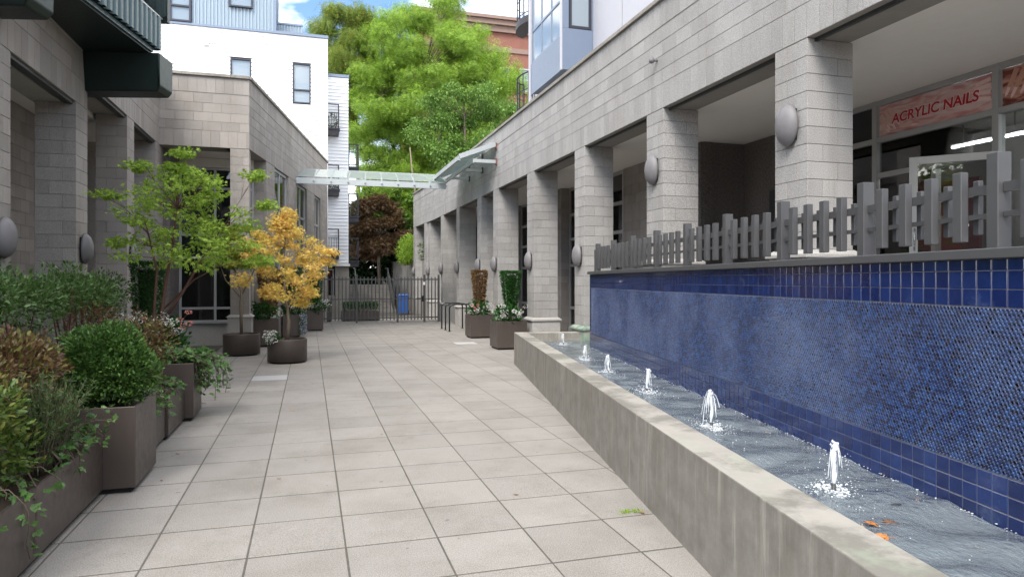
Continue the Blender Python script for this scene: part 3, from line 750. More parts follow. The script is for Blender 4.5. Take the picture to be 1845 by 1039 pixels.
# the set-back wing with small balconies
siding('siding', wb, wx(.7), wx(1.83), 3, 2.6, 11.6, mat='white2')
MB().box(wx(.7), wx(1.83), 3.02, 8, 2.55, 11.6).build('wall', 'white2', wb); MB().box(wx(.68), wx(1.86), 2.95, 8, 11.61, 11.75).build('roof_edge', 'blue_panel', wb)
MB().box(wx(.72), wx(1.9), 2.9, 8, 2.44, 2.549).build('band', 'white', wb)
MB().box(wx(1.2), wx(1.86), 3.1, 8, 0, 2.435).build('base_pier', 'concrete', wb); MB().box(wx(.4), wx(1.19), 3.6, 8, 0, 2.435).build('base_wall', 'room_dark', wb)
window(wb, 'x', 3.5, wx(.45), wx(1.15), .9, 2.3, vs=[wx(.8)], bar=.05)
def balcony(x0, x1, y0, y1, z, h=1.15):
    b = MB().box(x0, x1, y0, y1, z-.3, z-.08).box(x0-.04, x1+.04, y0-.04, y1, z-.08, z).build('balcony', 'rail_dark', wb)
    r = MB().box(x0, x1, y0, y0+.04, z+h-.05, z+h).box(x0, x1, y0+.002, y0+.038, z+h*.62, z+h*.62+.03).box(x0, x1, y0+.002, y0+.038, z+.08, z+.11)
    for s in (x0, x1-.05): r.box(s, s+.05, y0-.004, y0+.044, z, z+h)
    n = max(3, int((x1-x0)/.11))
    for i in range(1, n): r.box(x0+(x1-x0)*i/n-.008, x0+(x1-x0)*i/n+.008, y0+.01, y0+.03, z+.1, z+h*.62)
    for s in (x0, x1-.04): r.box(s, s+.04, y0+.05, y1, z+h-.045, z+h-.005); r.box(s, s+.04, y0+.05, y1, z+.08, z+.11)
    for s in (x0+.015, x1-.025):
        for k in range(1, 5): r.box(s, s+.012, y0+(y1-y0)*k/5, y0+(y1-y0)*k/5+.012, z+.1, z+h-.05)
    r.build('railing', 'rail_dark', b)
for z in (9.0, 6.1, 3.05): balcony(wx(.78), wx(1.36), 2.35, 2.97, z)
for z in (7.5, 5.0, 2.75): balcony(wx(1.9), wx(2.4), 4.2, 5.6, z)
for z, x in ((9.15, .9), (6.2, .95), (5.1, 2.0)): leaves('balcony_plant', *(lambda q: (q[0], q[1]))(blob((wx(x)+.15, 2.6 if x < 1.5 else 4.6, z+.25), (.25, .2, .3), 160)), .09, 'oval', leafmat('balcony leaf', [(0, (.03, .06, .02)), (1, (.1, .16, .05))]), wb)

# ------------------------------------------------------------------ slate blue building above the right arcade
bb = thing('blue_building', 'slate blue and pale grey panelled apartment block set back above the right parapet', 'building', (7, 16, 6.1))
bo = Vector((7, 16, 6.1))
def lb_(x0, x1, y0, y1, z0, z1): return (x0-bo.x, x1-bo.x, y0-bo.y, y1-bo.y, z0-bo.z, z1-bo.z)
MB().box(*lb_(6.25, 8.5, 16.4, 18.85, 7.2, 8.05)).build('bay_base', 'blue_panel', bb)
MB().box(*lb_(6.3, 8.5, 16.4, 18.8, 8.06, 15)).build('bay_core', 'room', bb)
MB().box(*lb_(6.24, 7.12, 16.34, 16.398, 7.18, 8.25)).build('panel', 'blue_panel', bb)
MB().box(*lb_(6.24, 6.42, 16.34, 16.398, 8.255, 15)).build('panel', 'blue_panel', bb); MB().box(*lb_(7.06, 7.12, 16.34, 16.398, 8.255, 15)).build('panel', 'blue_panel', bb)
MB().box(*lb_(6.22, 6.249, 16.35, 18.9, 7.16, 8.05)).build('panel', 'blue_panel', bb); MB().box(*lb_(6.19, 6.3, 18.86, 18.98, 6.5, 15)).build('corner_trim', 'pale_panel', bb); MB().box(*lb_(6.2, 6.239, 16.33, 16.41, 7.16, 15)).build('corner_trim', 'pale_panel', bb)
window(bb, 'y', 6.27-bo.x, 16.42-16, 18.84-16, 8.06-6.1, 15-6.1, vs=[17.2-16, 18.0-16], hs=[9.0-6.1, 11-6.1, 12-6.1], bar=.06, depth=.05, fm='blue_panel', gm='glass_sky')
window(bb, 'x', 16.36-bo.y, 6.43-bo.x, 7.05-bo.x, 8.26-6.1, 13-6.1, hs=[9.55-6.1, 10.9-6.1], bar=.07, depth=.06, fm='frame_blue', gm='glass_sky')
for i, y in enumerate((16.33, 14.6, 12.9, 11.2, 9.5, 7.8, 6.1, 4.4)):
    MB().box(*lb_(7.1, 7.3, y-1.69, y, 6.1, 15)).build('panel', 'pale_panel', bb)
MB().box(*lb_(7.305, 11, 2.7, 22, 6.13, 15)).build('core', 'pale_panel', bb)
for z in (9.7, 6.9):          # rounded balconies beyond the bay
    m = MB()
    for i in range(9):
        t = i/8*math.pi; x = 6.6-.42*math.sin(t); y = 19.9-.8*math.cos(t)
        m.box(x-.01-bo.x, x+.012-bo.x, y-.012-bo.y, y+.012-bo.y, z-bo.z, z+1.1-bo.z)
    for zz, r_ in ((z+1.1, .025), (z+.12, .015), (z+.6, .012)): m.tube([(6.6-.42*math.sin(i/16*math.pi)-bo.x, 19.9-.8*math.cos(i/16*math.pi)-bo.y, zz-bo.z) for i in range(17)], r_, 6)
    sl_ = MB(); ring = [(6.6-.46*math.sin(i/16*math.pi)-bo.x, 19.9-.84*math.cos(i/16*math.pi)-bo.y) for i in range(17)]
    n_ = len(ring); sl_.add([(x, y, z-.2-bo.z) for x, y in ring]+[(x, y, z-bo.z) for x, y in ring], [tuple(range(n_-1, -1, -1)), tuple(range(n_, 2*n_))]+[(i, (i+1) % n_, n_+(i+1) % n_, n_+i) for i in range(n_)])
    k = sl_.build('balcony', 'rail_dark', bb); m.build('railing', 'rail_dark', k)

# ------------------------------------------------------------------ brick building far behind the trees
kb = thing('brick_building', 'old red brick building with brown cornice behind the tall tree', 'building', (13, 54, 0))
MB().box(-4.6, 9, 0, 12, 0, 22.2).build('wall', 'brick', kb)
MB().box(-4.8, 9.2, -.25, 0, 22.2, 22.7).box(-5, 9.4, -.5, 0, 22.7, 23.1).box(-5.15, 9.6, -.7, 0, 23.1, 23.35).build('cornice', 'brick_trim', kb)
MB().box(-4.7, 9.1, -.1, -.002, 20.6, 21.0).build('band', 'brick_trim', kb)
for z in (3.5, 7, 10.5, 14, 17.5):
    for x in (-3.8, -1.9, 0, 1.9, 3.8):
        window(kb, 'x', -.01, x, x+1.0, z, z+1.9, hs=[z+.95], bar=.08, depth=.12, fm='frame', gm='glass_sky'); MB().box(x-.1, x+1.1, -.16, -.001, z-.2, z-.01).build('sill', 'brick_trim', kb)

# ------------------------------------------------------------------ fountain: basin, tiled wall, water, jets
FO, FA = Vector((4.1, 13.55, 0)), R(-10.32)
FM = Matrix.Translation(FO) @ Matrix.Rotation(FA, 4, 'Z')
fo = thing('fountain', 'long concrete fountain basin backed by a blue tiled wall', 'fountain', FO, FA)
def basin_material():
    m, n, b, o = nodes('stained basin concrete')
    base = ramp(n, noise(n, 5, 6, .7), [(.3, (.165, .155, .136)), (.7, (.262, .25, .224))])
    # run-down streaks under the rim, on upright faces only
    g = N(n, 'ShaderNodeNewGeometry'); s = N(n, 'ShaderNodeSeparateXYZ'); n.links.new(g.outputs['Normal'], s.inputs[0])
    sp = N(n, 'ShaderNodeSeparateXYZ'); n.links.new(g.outputs['Position'], sp.inputs[0])
    up = math2(n, 'GREATER_THAN', s.outputs['Z'], .7)
    st = ramp(n, noise(n, 3.0, 9, .85, (1, 1.6, .16)), [(.45, (0, 0, 0)), (.7, (.8,)*3)])
    lo = N(n, 'ShaderNodeMapRange'); lo.inputs[1].default_value = .0; lo.inputs[2].default_value = .62; lo.inputs[3].default_value = .35; lo.inputs[4].default_value = 1
    n.links.new(sp.outputs['Z'], lo.inputs[0])
    side = mixc(n, math2(n, 'MULTIPLY', st, lo.outputs[0]), base, (.14, .12, .09))
    pale = ramp(n, noise(n, 9, 5, .7, (1, 1, .08)), [(.55, (0, 0, 0)), (.7, (.4,)*3)]); side = mixc(n, pale, side, (.5, .48, .42))
    # rim: wet patches and algae towards the water
    wet = ramp(n, noise(n, 1.7, 6, .65), [(.46, (0, 0, 0)), (.56, (1, 1, 1))])
    rim = mixc(n, math2(n, 'MULTIPLY', wet, .8), mixc(n, .5, base, (.38, .36, .32)), (.14, .132, .112))
    alg = ramp(n, noise(n, 2.2, 6, .7), [(.55, (0, 0, 0)), (.72, (.55,)*3)]); rim = mixc(n, alg, rim, (.27, .33, .24))
    c = mixc(n, up, side, rim); n.links.new(c, b.inputs['Base Color'])
    b.inputs['Roughness'].default_value = .82; bump(n, b, noise(n, 90, 4, .7), .35, .004)
    return m
M['basin'] = basin_material()
YN = -12.7
bs = MB().box(0, .26, YN, .0, -.05, .66).box(.26, 2.0, -.24, 0, -.05, .66).box(.26, 1.3, YN, YN+.24, -.05, .66).build('basin_wall', 'basin', fo, bevel=.008)
MB().box(.26, 2.0, YN+.24, -.24, -.05, .2).build('basin_floor', paint('dark basin floor', (.05, .065, .07), .7), fo)
tw = MB().box(1.2375, 1.5, YN, -1.66, .1, 1.85).build('tile_wall', paint('pale grout', (.15, .155, .18), .8, var=.3), fo)
MB().box(1.5, 2.0, -1.9, -1.7, .1, 1.3).build('return_wall', 'concrete', fo)
def tile_mat():
    m, n, b, o = nodes('cobalt glazed tile'); r = rand(n)
    f = math2(n, 'ADD', math2(n, 'MULTIPLY', r, .45), math2(n, 'MULTIPLY', noise(n, 22, 4, .7), .6))
    k = ramp(n, f, [(.1, (.006, .011, .05)), (.4, (.008, .018, .085)), (.7, (.011, .028, .12)), (1, (.02, .05, .17))])
    sc = ramp(n, noise(n, 1.7, 6, .75), [(.56, (0, 0, 0)), (.72, (.42,)*3)]); k = mixc(n, sc, k, (.16, .21, .34))
    n.links.new(k, b.inputs['Base Color']); b.inputs['Roughness'].default_value = .16
    b.inputs['Coat Weight'].default_value = .3; bump(n, b, noise(n, 35, 3), .12, .004); return m
M['tile'] = tile_mat()
pc = Pieces('tile', 'tile', tw, FM, limit=298)
TP = .098
for (z0, z1) in ((1.792, 1.848), (1.697, 1.788), (1.604, 1.693), (.662, .75), (.57, .658), (.46, .566)):
    y = -1.662
    while y-TP > YN+.05:
        pc.add(tw, 1.2335+rnd.uniform(-.001, .001), 1.25, y-TP+.005, y, z0, z1); y -= TP
for i in range(9): pc.add(tw, 1.2335, 1.25, -1.662-TP+.005, -1.662, .754+i*.0944, .754+i*.0944+.0905)
pc.flush('tiles')
# hexagon mosaic (about fifteen thousand pieces): one part
def hexes():
    w = .0265; r = w/2*1.1547*.93; nr = int(round((1.6-.756-2*r)/(w*.866))); rp = (1.6-.756-2*r)/nr; z = .756+r; rows = []
    i = 0
    while i <= nr:
        ys_ = np.arange(YN+.06+(w/2 if i % 2 else 0), -1.765-w/2, w); rows.append(np.stack([ys_, np.full_like(ys_, z)], 1)); z += rp; i += 1
    P = np.concatenate(rows); n = len(P); a = np.arange(6)*math.pi/3+math.pi/6
    ring = np.stack([np.cos(a), np.sin(a)], 1)
    V = np.zeros((n, 12, 3)); X = 1.2325+rng.normal(0, .0006, n)
    V[:, :6, 0] = 1.2358; V[:, :6, 1:] = P[:, None]+ring*r; V[:, 6:, 0] = X[:, None]; V[:, 6:, 1:] = P[:, None]+ring*r*.8
    f = [(0+j, (j+1) % 6, 6+(j+1) % 6, 6+j) for j in range(6)]+[(11, 10, 9, 8, 7, 6)]
    f = [tuple(reversed(q)) for q in f]
    lt = np.array([len(q) for q in f]); li = np.concatenate([np.array(q) for q in f])
    LI = (np.arange(n)[:, None]*12+li).ravel(); LT = np.tile(lt, n); LS = np.concatenate([[0], np.cumsum(LT)[:-1]])
    me = bpy.data.meshes.new('hexagon_mosaic'); me.vertices.add(n*12); me.vertices.foreach_set('co', V.astype(np.float32).ravel())
    me.loops.add(len(LI)); me.loops.foreach_set('vertex_index', LI.astype(np.int32)); me.polygons.add(len(LT)); me.polygons.foreach_set('loop_start', LS.astype(np.int32))
    me.update(calc_edges=True); me.validate()
    m, nn, b, o = nodes('mottled blue mosaic'); g = N(nn, 'ShaderNodeNewGeometry')
    f = math2(nn, 'ADD', math2(nn, 'MULTIPLY', g.outputs['Random Per Island'], .72), math2(nn, 'MULTIPLY', noise(nn, 3, 5, .7), .3))
    k = ramp(nn, f, [(.12, (.007, .012, .045)), (.4, (.01, .026, .105)), (.62, (.016, .048, .17)), (.85, (.026, .08, .235)), (1, (.045, .125, .3))])
    sc = ramp(nn, noise(nn, .8, 5, .62), [(.4, (0, 0, 0)), (.68, (.6,)*3)]); k = mixc(nn, sc, k, (.15, .2, .35))
    nn.links.new(k, b.inputs['Base Color']); b.inputs['Roughness'].default_value = .22; me.materials.append(m)
    tag(obj('hexagon_mosaic', me, tw), None, kind='stuff')
hexes()
MB().box(1.2355, 1.2372, YN, -1.765, .752, 1.602).build('mosaic_backing', paint('mosaic grout', (.1, .11, .14), .8, var=.3), tw)
MB().box(1.19, 1.53, YN, -1.63, 1.852, 1.905).build('wall_cap', 'fence', fo, bevel=.005)
MB().add([tuple(Vector(v)) for v in []], [])
bk_ = [FM @ Vector(p) for p in ((1.5, -1.7, 0), (1.5, YN, 0))]
q = [(bk_[0].x, bk_[0].y), (FX+.45, 12.2), (FX+.45, -.9), (bk_[1].x, bk_[1].y)]
MB().hexa([(x, y, 1.05) for x, y in q[::-1]], [(x, y, TER-.004) for x, y in q[::-1]]).build('terrace_floor', 'pedestal', rb)

JETS = [(13.3, .30, 1015), (11.5, .31, 1052), (9.7, .3, 1096), (7.95, .32, 1166), (6.2, .36, 1282), (4.4, .4, 1502)]
def fpt(px, py, z):
    u = (px-922.5)/1220; v = (505-py)/1220; t = (z-EYE)/v; s, c = math.sin(YAW), math.cos(YAW)
    return FM.inverted() @ Vector(((s+c*u)*t, (c-s*u)*t, z))
WZ = .5
JP = []
for (px, py, top) in ((1015, 619, 599), (1052, 645, 620), (1096, 669, 637), (1166, 703, 661), (1282, 766, 700), (1502, 878, 790)):
    p = fpt(px, py, WZ+.02); Z = (EYE-WZ-.02)*1220/(py-505); JP.append((p.x, p.y, (py-top)*Z/1220))
# water sheet with ripples spreading from the jets
nx, ny = 62, 620
xs = np.linspace(.25, 2.0, nx); ysw = np.linspace(YN+.23, -.23, ny); XX, YY = np.meshgrid(xs, ysw)
ZZ = np.full_like(XX, WZ)
for k in range(26):
    a = rng.uniform(-1.0, 1.0)+1.57; f = rng.uniform(7, 30); ZZ += .003*(12/f)*np.sin(f*(XX*math.cos(a)*.8+YY*math.sin(a))+rng.uniform(0, 6.3)+1.2*np.sin(2.1*XX+rng.uniform(0, 6)+1.3*YY))
for (jx, jy, h) in JP:
    d = np.hypot(XX-jx, YY-jy); ZZ += .0045*np.exp(-d*3.2)*np.sin(d*62+rng.uniform(0, 6))+.004*np.exp(-d*5)*rng.normal(0, 1, d.shape)
wv = np.stack([XX, YY, ZZ], -1).reshape(-1, 3); keep = []
for j in range(ny-1):
    for i in range(nx-1):
        if (XX[j, i+1] < 1.25) or YY[j, i] > -1.7: keep.append((j*nx+i, j*nx+i+1, (j+1)*nx+i+1, (j+1)*nx+i))
me = bpy.data.meshes.new('water'); me.from_pydata(wv.tolist(), [], keep); me.update()
for p in me.polygons: p.use_smooth = True
def water_material():
    m, n, b, o = nodes('fountain water'); n.nodes.remove(b)
    d = N(n, 'ShaderNodeBsdfDiffuse'); d.inputs[0].default_value = (.28, .325, .355, 1)
    t = N(n, 'ShaderNodeBsdfTransparent'); t.inputs[0].default_value = (.75, .88, .9, 1)
    x = N(n, 'ShaderNodeMixShader'); x.inputs[0].default_value = .5; n.links.new(d.outputs[0], x.inputs[1]); n.links.new(t.outputs[0], x.inputs[2])
    g = N(n, 'ShaderNodeBsdfGlossy'); g.inputs['Roughness'].default_value = .03
    bm = N(n, 'ShaderNodeBump', Strength=.7, Distance=.02); n.links.new(noise(n, 17, 4, .6, (1.3, .8, 1)), bm.inputs['Height'])
    for q in (d, g): n.links.new(bm.outputs[0], q.inputs['Normal'])
    fr = N(n, 'ShaderNodeFresnel', IOR=1.33); n.links.new(bm.outputs[0], fr.inputs['Normal'])
    y = N(n, 'ShaderNodeMixShader'); n.links.new(math2(n, 'MINIMUM', math2(n, 'MULTIPLY', fr.outputs[0], 1.5), 1.0), y.inputs[0]); n.links.new(x.outputs[0], y.inputs[1]); n.links.new(g.outputs[0], y.inputs[2])
    n.links.new(y.outputs[0], o.inputs[0]); return m
me.materials.append(water_material())
wt = obj('water', me); wt.matrix_world = FM; tag(wt, 'rippled grey green water filling the long basin', kind='structure')
def jet_material():
    m, n, b, o = nodes('white aerated water'); b.inputs['Base Color'].default_value = (.86, .9, .94, 1); b.inputs['Roughness'].default_value = .25; b.inputs['Specular IOR Level'].default_value = .6
    t = N(n, 'ShaderNodeBsdfTransparent'); x = N(n, 'ShaderNodeMixShader')
    f = ramp(n, noise(n, 70, 3, .6, (1, 1, .25)), [(.35, (.2,)*3), (.7, (.8,)*3)]); n.links.new(f, x.inputs[0])
    n.links.new(b.outputs[0], x.inputs[1]); n.links.new(t.outputs[0], x.inputs[2]); n.links.new(x.outputs[0], o.inputs[0]); return m
M['jet'] = jet_material()
M['film'] = jet_material(); _r = [x for x in M['film'].node_tree.nodes if x.type == 'VALTORGB'][0]; _r.color_ramp.elements[0].color = (.3, .3, .3, 1); _r.color_ramp.elements[0].position = .4; _r.color_ramp.elements[1].color = (.97, .97, .97, 1); _r.color_ramp.elements[1].position = .62
fm2, n_, b_, o_ = nodes('foam'); b_.inputs['Base Color'].default_value = (.6, .64, .67, 1); b_.inputs['Roughness'].default_value = .35
def blobs(m, pts, rs, sq=1):
    for (x, y, z), r in zip(pts, rs):
        m.add([(x-r, y, z), (x, y-r, z), (x+r, y, z), (x, y+r, z), (x, y, z+r*sq), (x, y, z-r*sq)], [(0, 1, 4), (1, 2, 4), (2, 3, 4), (3, 0, 4), (1, 0, 5), (2, 1, 5), (3, 2, 5), (0, 3, 5)])
where = ['farthest, beside the stained pedestal', 'second from the far end of the basin', 'third from the far end of the basin', 'fourth from the far end, ahead of the two nearest', 'second nearest, spreading like a veil', 'nearest and tallest, in front of the blue tiles']
foam_pts, foam_r = [], []
for i, (jx, jy, h) in enumerate(JP):
    t = thing('water_jet', 'white water jet '+where[i], 'water jet', FM @ Vector((jx, jy, WZ)), 0, 'jets along the fountain')
    MB().tube([(0, 0, -.32), (0, 0, .045)], .013, 10).build('nozzle', 'steel_dark', t, True)
    m = MB(); n_ = 14; pts = []; rad = []
    sw = rnd.uniform(.01, .025)*(1 if i % 2 else -1)
    for k in range(n_+1):
        s = k/n_; pts.append((sw*s*s+.003*math.sin(9*s+i), .004*math.sin(7*s+i*2), .04+(h-.04)*s)); rad.append((.011+.007*s+.003*math.sin(14*s+i)) if k < n_ else .006)
    m.tube(pts, rad, 10)
    blobs(m, [(sw+rnd.uniform(-.02, .02), rnd.uniform(-.02, .02), h+rnd.uniform(-.05, .008)) for k in range(16)], [rnd.uniform(.006, .013) for k in range(16)])
    m.build('core', 'jet', t, True)
    m = MB(); sh = MB()
    for (a0, a1, fall, r1) in ((i*1.3, i*1.3+rnd.uniform(.9, 1.5), .7, .022), (i*1.3+2.6, i*1.3+3.5, rnd.uniform(.3, .5), .02), (i*1.3+4.4, i*1.3+5.0, rnd.uniform(.4, .7), .02)):
        na, ns = 9, 9; k0 = len(sh.v); w_ = 1.7 if i == 4 else 1      # thin curved films falling from the head
        ends = [fall*rnd.uniform(.6, 1.05) for _ in range(na)]
        for q in range(na):
            a = a0+(a1-a0)*q/(na-1)
            for e in range(ns):
                s = e/(ns-1); r = (.012+r1*w_*(h/.33)*s**.55)*(1+.12*math.sin(9*a+5*s+i)); zz = h-.005+.012*math.sin(3.1*min(1, s*3))-h*ends[q]*s**1.5
                sh.v.append((sw+math.cos(a)*r, math.sin(a)*r, zz))
        for q in range(na-1):
            for e in range(ns-1): sh.f.append((k0+q*ns+e, k0+(q+1)*ns+e, k0+(q+1)*ns+e+1, k0+q*ns+e+1))
    sh.build('water_film', 'film', t, True)
    for k in range(8):                       # falling threads
        a = rnd.uniform(0, 6.28); r1 = rnd.uniform(.03, .07)*(1.5 if i == 4 else 1)*(h/.33); fall = rnd.uniform(.5, 1.0); r0 = rnd.uniform(.0015, .0035)
        a0 = rnd.uniform(0, .35); pp = [(sw+math.cos(a)*r1*math.sqrt(s), math.sin(a)*r1*math.sqrt(s), h-.01-(h*fall)*s**1.5) for s in (a0, a0+.15, a0+.35, a0+.6, min(1, a0+.65)) if s <= 1]
        if len(pp) > 2: m.tube(pp, [r0*(.4 if q in (0, len(pp)-1) else 1) for q in range(len(pp))], 5)
    P = [(sw+rnd.gauss(0, .05)*h/.3, rnd.gauss(0, .05)*h/.3, rnd.uniform(.02, h*.8)) for k in range(60)]; blobs(m, P, [rnd.uniform(.002, .005) for _ in P])
    P = [(rnd.gauss(0, .05), rnd.gauss(0, .05), abs(rnd.gauss(0, .02))+.004) for k in range(90)]; blobs(m, P, [rnd.uniform(.004, .011) for _ in P], .7)
    tag(m.build('falling_water', 'jet', t, True), None, kind='stuff')
    for k in range(420):
        r = abs(rnd.gauss(0, .15))+.02; a = rnd.uniform(0, 6.28); x, y = jx+r*math.cos(a)*.85, jy+r*math.sin(a)*1.5
        if .27 < x < 1.22: foam_pts.append((x, y, WZ+.003)); foam_r.append(rnd.uniform(.002, .009)*(1.4 if r < .1 else .7))
for k in range(260):
    x, y = rnd.uniform(.28, 1.22), rnd.uniform(-12, -.4); foam_pts.append((x, y, WZ+.003)); foam_r.append(rnd.uniform(.002, .005))
for k in range(330):
    y = rnd.uniform(-11.8, -1.7); x = 1.225-abs(rnd.gauss(0, .012)); foam_pts.append((x, y, WZ+.003)); foam_r.append(rnd.uniform(.003, .009))
m = MB(); blobs(m, foam_pts, foam_r, .35); fo_ = m.build('foam', fm2, None, True); fo_.matrix_world = FM; tag(fo_, 'white bubbles and foam flecks floating on the fountain water', kind='stuff')
# things in the water
def palm_leaf(name, p, size, a, mat, label, tilt=.15, cat='leaf', group=None):
    v, f = T['maple']; m = MB(); m.add([(x*size, y*size, z*size*.8) for x, y, z in v], f); m.tube([(0, 0, 0), (-.5*size, .05*size, .03*size)], .012*size, 4)
    o = m.build(name, mat); o.matrix_world = Matrix.Translation(p) @ Matrix.Rotation(a, 4, 'Z') @ Matrix.Rotation(tilt, 4, 'X'); tag(o, label, cat, group); return o
M['leaf_orange'] = paint('wet orange leaf', (.42, .16, .03), .35, var=.4, scale=60); M['leaf_tan'] = paint('dry tan leaf', (.36, .24, .12), .7, var=.3, scale=60); M['leaf_brown'] = paint('brown leaf', (.14, .06, .025), .6, var=.4, scale=60)
def wpt(px, py, z=WZ+.012): return FM @ fpt(px, py, z)
palm_leaf('fallen_leaf', wpt(1568, 943), .075, .6, 'leaf_orange', 'bright orange leaf afloat in the leaf cluster near the basin rim', .1, group='leaves in the fountain')
palm_leaf('fallen_leaf', wpt(1598, 966), .085, 2.6, 'leaf_orange', 'lower orange leaf of the cluster near the basin rim', -.1, group='leaves in the fountain')
palm_leaf('fallen_leaf', wpt(1548, 946), .05, 4.0, 'leaf_tan', 'small tan leaf at the edge of the orange leaf cluster', .1, group='leaves in the fountain')
palm_leaf('fallen_leaf', wpt(1610, 942, WZ+.004), .1, 1.6, 'leaf_brown', 'sunken brown leaf under the orange leaf cluster', 0, group='leaves in the fountain')
palm_leaf('fallen_leaf', wpt(1652, 901), .028, .3, 'leaf_orange', 'single small orange leaf afloat near the blue tiles', .2, group='leaves in the fountain')
palm_leaf('fallen_leaf', wpt(1384, 779), .04, 1.2, 'leaf_tan', 'tan leaf afloat between the two nearest jets', .2, group='leaves in the fountain')
palm_leaf('fallen_leaf', wpt(1750, 985, WZ-.04), .12, .2, 'leaf_brown', 'large sunken reddish leaf in the near end of the basin', 0, group='leaves in the fountain')
p = wpt(1615, 915, WZ-.01); st_ = MB().lathe([(.001, -.01), (.035, -.005), (.045, .008), (.03, .022), (.001, .027)], 14, (0, 0, 0), 1, .7).build('stone', paint('dark wet stone', (.04, .045, .05), .25), None, True, loc=p); tag(st_, 'small dark wet stone breaking the water surface', 'stone')
# chrome spout end at the near rim
sp = MB(); c0 = FM @ Vector((.78, -11.83, .5))
sp.tube([(c0.x-.05, c0.y, .35), (c0.x-.05, c0.y, .55), (c0.x-.03, c0.y, .585), (c0.x, c0.y, .6), (c0.x+.03, c0.y, .585), (c0.x+.05, c0.y, .55), (c0.x+.05, c0.y, .35)], .03, 12)
tag(sp.build('water_spout', 'rail_steel', None, True), 'curved chrome pipe rising from the water at the near end', 'pipe')

# ------------------------------------------------------------------ picket railing on the fountain wall
rl = thing('picket_railing', 'grey steel railing of staggered pickets on top of the blue tiled wall', 'railing', FM @ Vector((1.34, 0, 1.905)), FA)
z0 = 1.905
yk = [-1.915-1.112*k for k in range(10)]
def picket(x, y, w, d, a, b, name): obj(name, block_mesh(d, w, b-a, 'fence', .003), rl, (x-1.34, y, a-z0))
picket(1.33, -1.74, .05, .05, 1.906, 2.31, 'post')
for y in yk: picket(1.33, y, .076, .08, 1.906, 2.41, 'post')
for k, y in enumerate(yk):
    a, n_ = (y, 1.112) if k else (y, 1.112)
    for i in range(1, 5):
        if y-n_*i/5 > YN+.1: picket(1.295, y-n_*i/5, .066, .045, 1.95, 2.337, 'wide_picket')
    for i in range(5):
        if y-n_*(i+.22)/5 > YN+.1 and i: picket(1.362, y-n_*(i+.22)/5, .042, .03, 1.99, 2.287, 'narrow_picket')
for a, b in zip([-1.74]+yk, yk):
    if a-b < .1: continue
    for zz, hh in ((2.226, .05), (2.085, .026)): MB().box(-.022, .006, b+.0435, a-.0435, zz-hh/2-z0, zz+hh/2-z0).build('rail', 'fence', rl)

# ------------------------------------------------------------------ wall lamps
def lamp_meshes():
    m = MB(); n1, n2 = 20, 9; ry, rz, d = .175, .245, .13
    for j in range(n2+1):
        t = j/n2*math.pi/2; c = math.cos(t)
        for i in range(n1):
            a = 2*math.pi*i/n1; m.v.append((.035+d*math.sin(t), ry*c*math.cos(a), rz*c*math.sin(a)))
    for j in range(n2):
        for i in range(n1): m.f.append((j*n1+i, j*n1+(i+1) % n1, (j+1)*n1+(i+1) % n1, (j+1)*n1+i))
    m.f.append(tuple(reversed(range(n1))))
    s = m.mesh('shell', 'lamp', True); b = MB().box(0, .034, -.11, .11, -.18, .18).mesh('back_plate', 'black')
    return s, b
ls, lbk = lamp_meshes()
def lamp(x, y, z, rz, label, group):
    t = thing('wall_lamp', label, 'lamp', (x, y, z), rz, group); obj('shell', ls, t); obj('back_plate', lbk, t)
rl_names = {6.99: ('nearest large oval lamp on the column above the railing', 3.56), 10.27: ('oval lamp on the second column above the railing', 3.55), 13.5: ('oval lamp on the column at the left end of the blue wall', 2.26), 16.8: ('oval lamp on the column right of the green topiary', 2.24), 20.2: ('oval lamp on the column just left of the green topiary', 2.24),
            22.27: ('oval lamp on the column above the dead brown topiary', 2.24), 25.65: ('oval lamp on the column behind the bike racks', 2.24), 28.9: ('oval lamp on the column beside the gate end post', 2.24), 32.2: ('oval lamp on the first column behind the gate', 2.2)}
for yf, (lbl, z) in rl_names.items(): lamp(FX, yf-.28, z, math.pi, lbl, 'oval lamps on the right columns')
q = fr = Matrix.Translation((FX, 30.4, 0)) @ Matrix.Rotation(R(2.2), 4, 'Z')
v = q @ Vector((0, 2.08, 2.2)); v2 = q @ Vector((0, 4.88, 2.2))
lamp(v2.x, v2.y, 2.2, math.pi+R(2.2), 'farthest oval lamp on the right, on the last column', 'oval lamps on the right columns')
for yf, lbl in ((9.55, 'oval lamp cut by the left edge of the view'), (12.5, 'oval lamp on the middle left column above the hedge'), (15.56, 'oval lamp on the left column nearest the green maple')): lamp(LX, yf-.28, 2.24, 0, lbl, 'oval lamps on the left columns')

# ------------------------------------------------------------------ gate across the far end
gt = thing('gate_fence', 'grey metal picket gate and fence closing the far end of the court', 'gate', (2.85, 28.3, 0))
gx0, gx1 = -2.42, 2.42
posts = [gx0, -1.0, .66, 1.78, 2.38]
for x in posts: MB().box(x-.04, x+.04, -.04, .04, 0, 1.98).build('post', 'gate', gt, bevel=.004)
for a, b in zip(posts[:-1], posts[1:]):
    for z, h_ in ((1.78, .05), (.97, .04), (.2, .05)): MB().box(a+.041, b-.041, -.02, .02, z-h_/2, z+h_/2).build('rail', 'gate', gt)
    n = max(2, round((b-a)/.148))
    for i in range(1, n): obj('picket', block_mesh(.042, .042, 1.78, 'gate', .002), gt, (a+(b-a)*i/n, -.0415, .1))
MB().box(1.68, 1.74, -.06, .06, .85, 1.1).box(1.45, 1.68, -.07, -.05, .98, 1.01).build('latch', 'black', gt)
MB().box(1.72, 1.8, -.062, -.042, 1.55, 1.68).build('notice_plate', 'sign_white', gt)

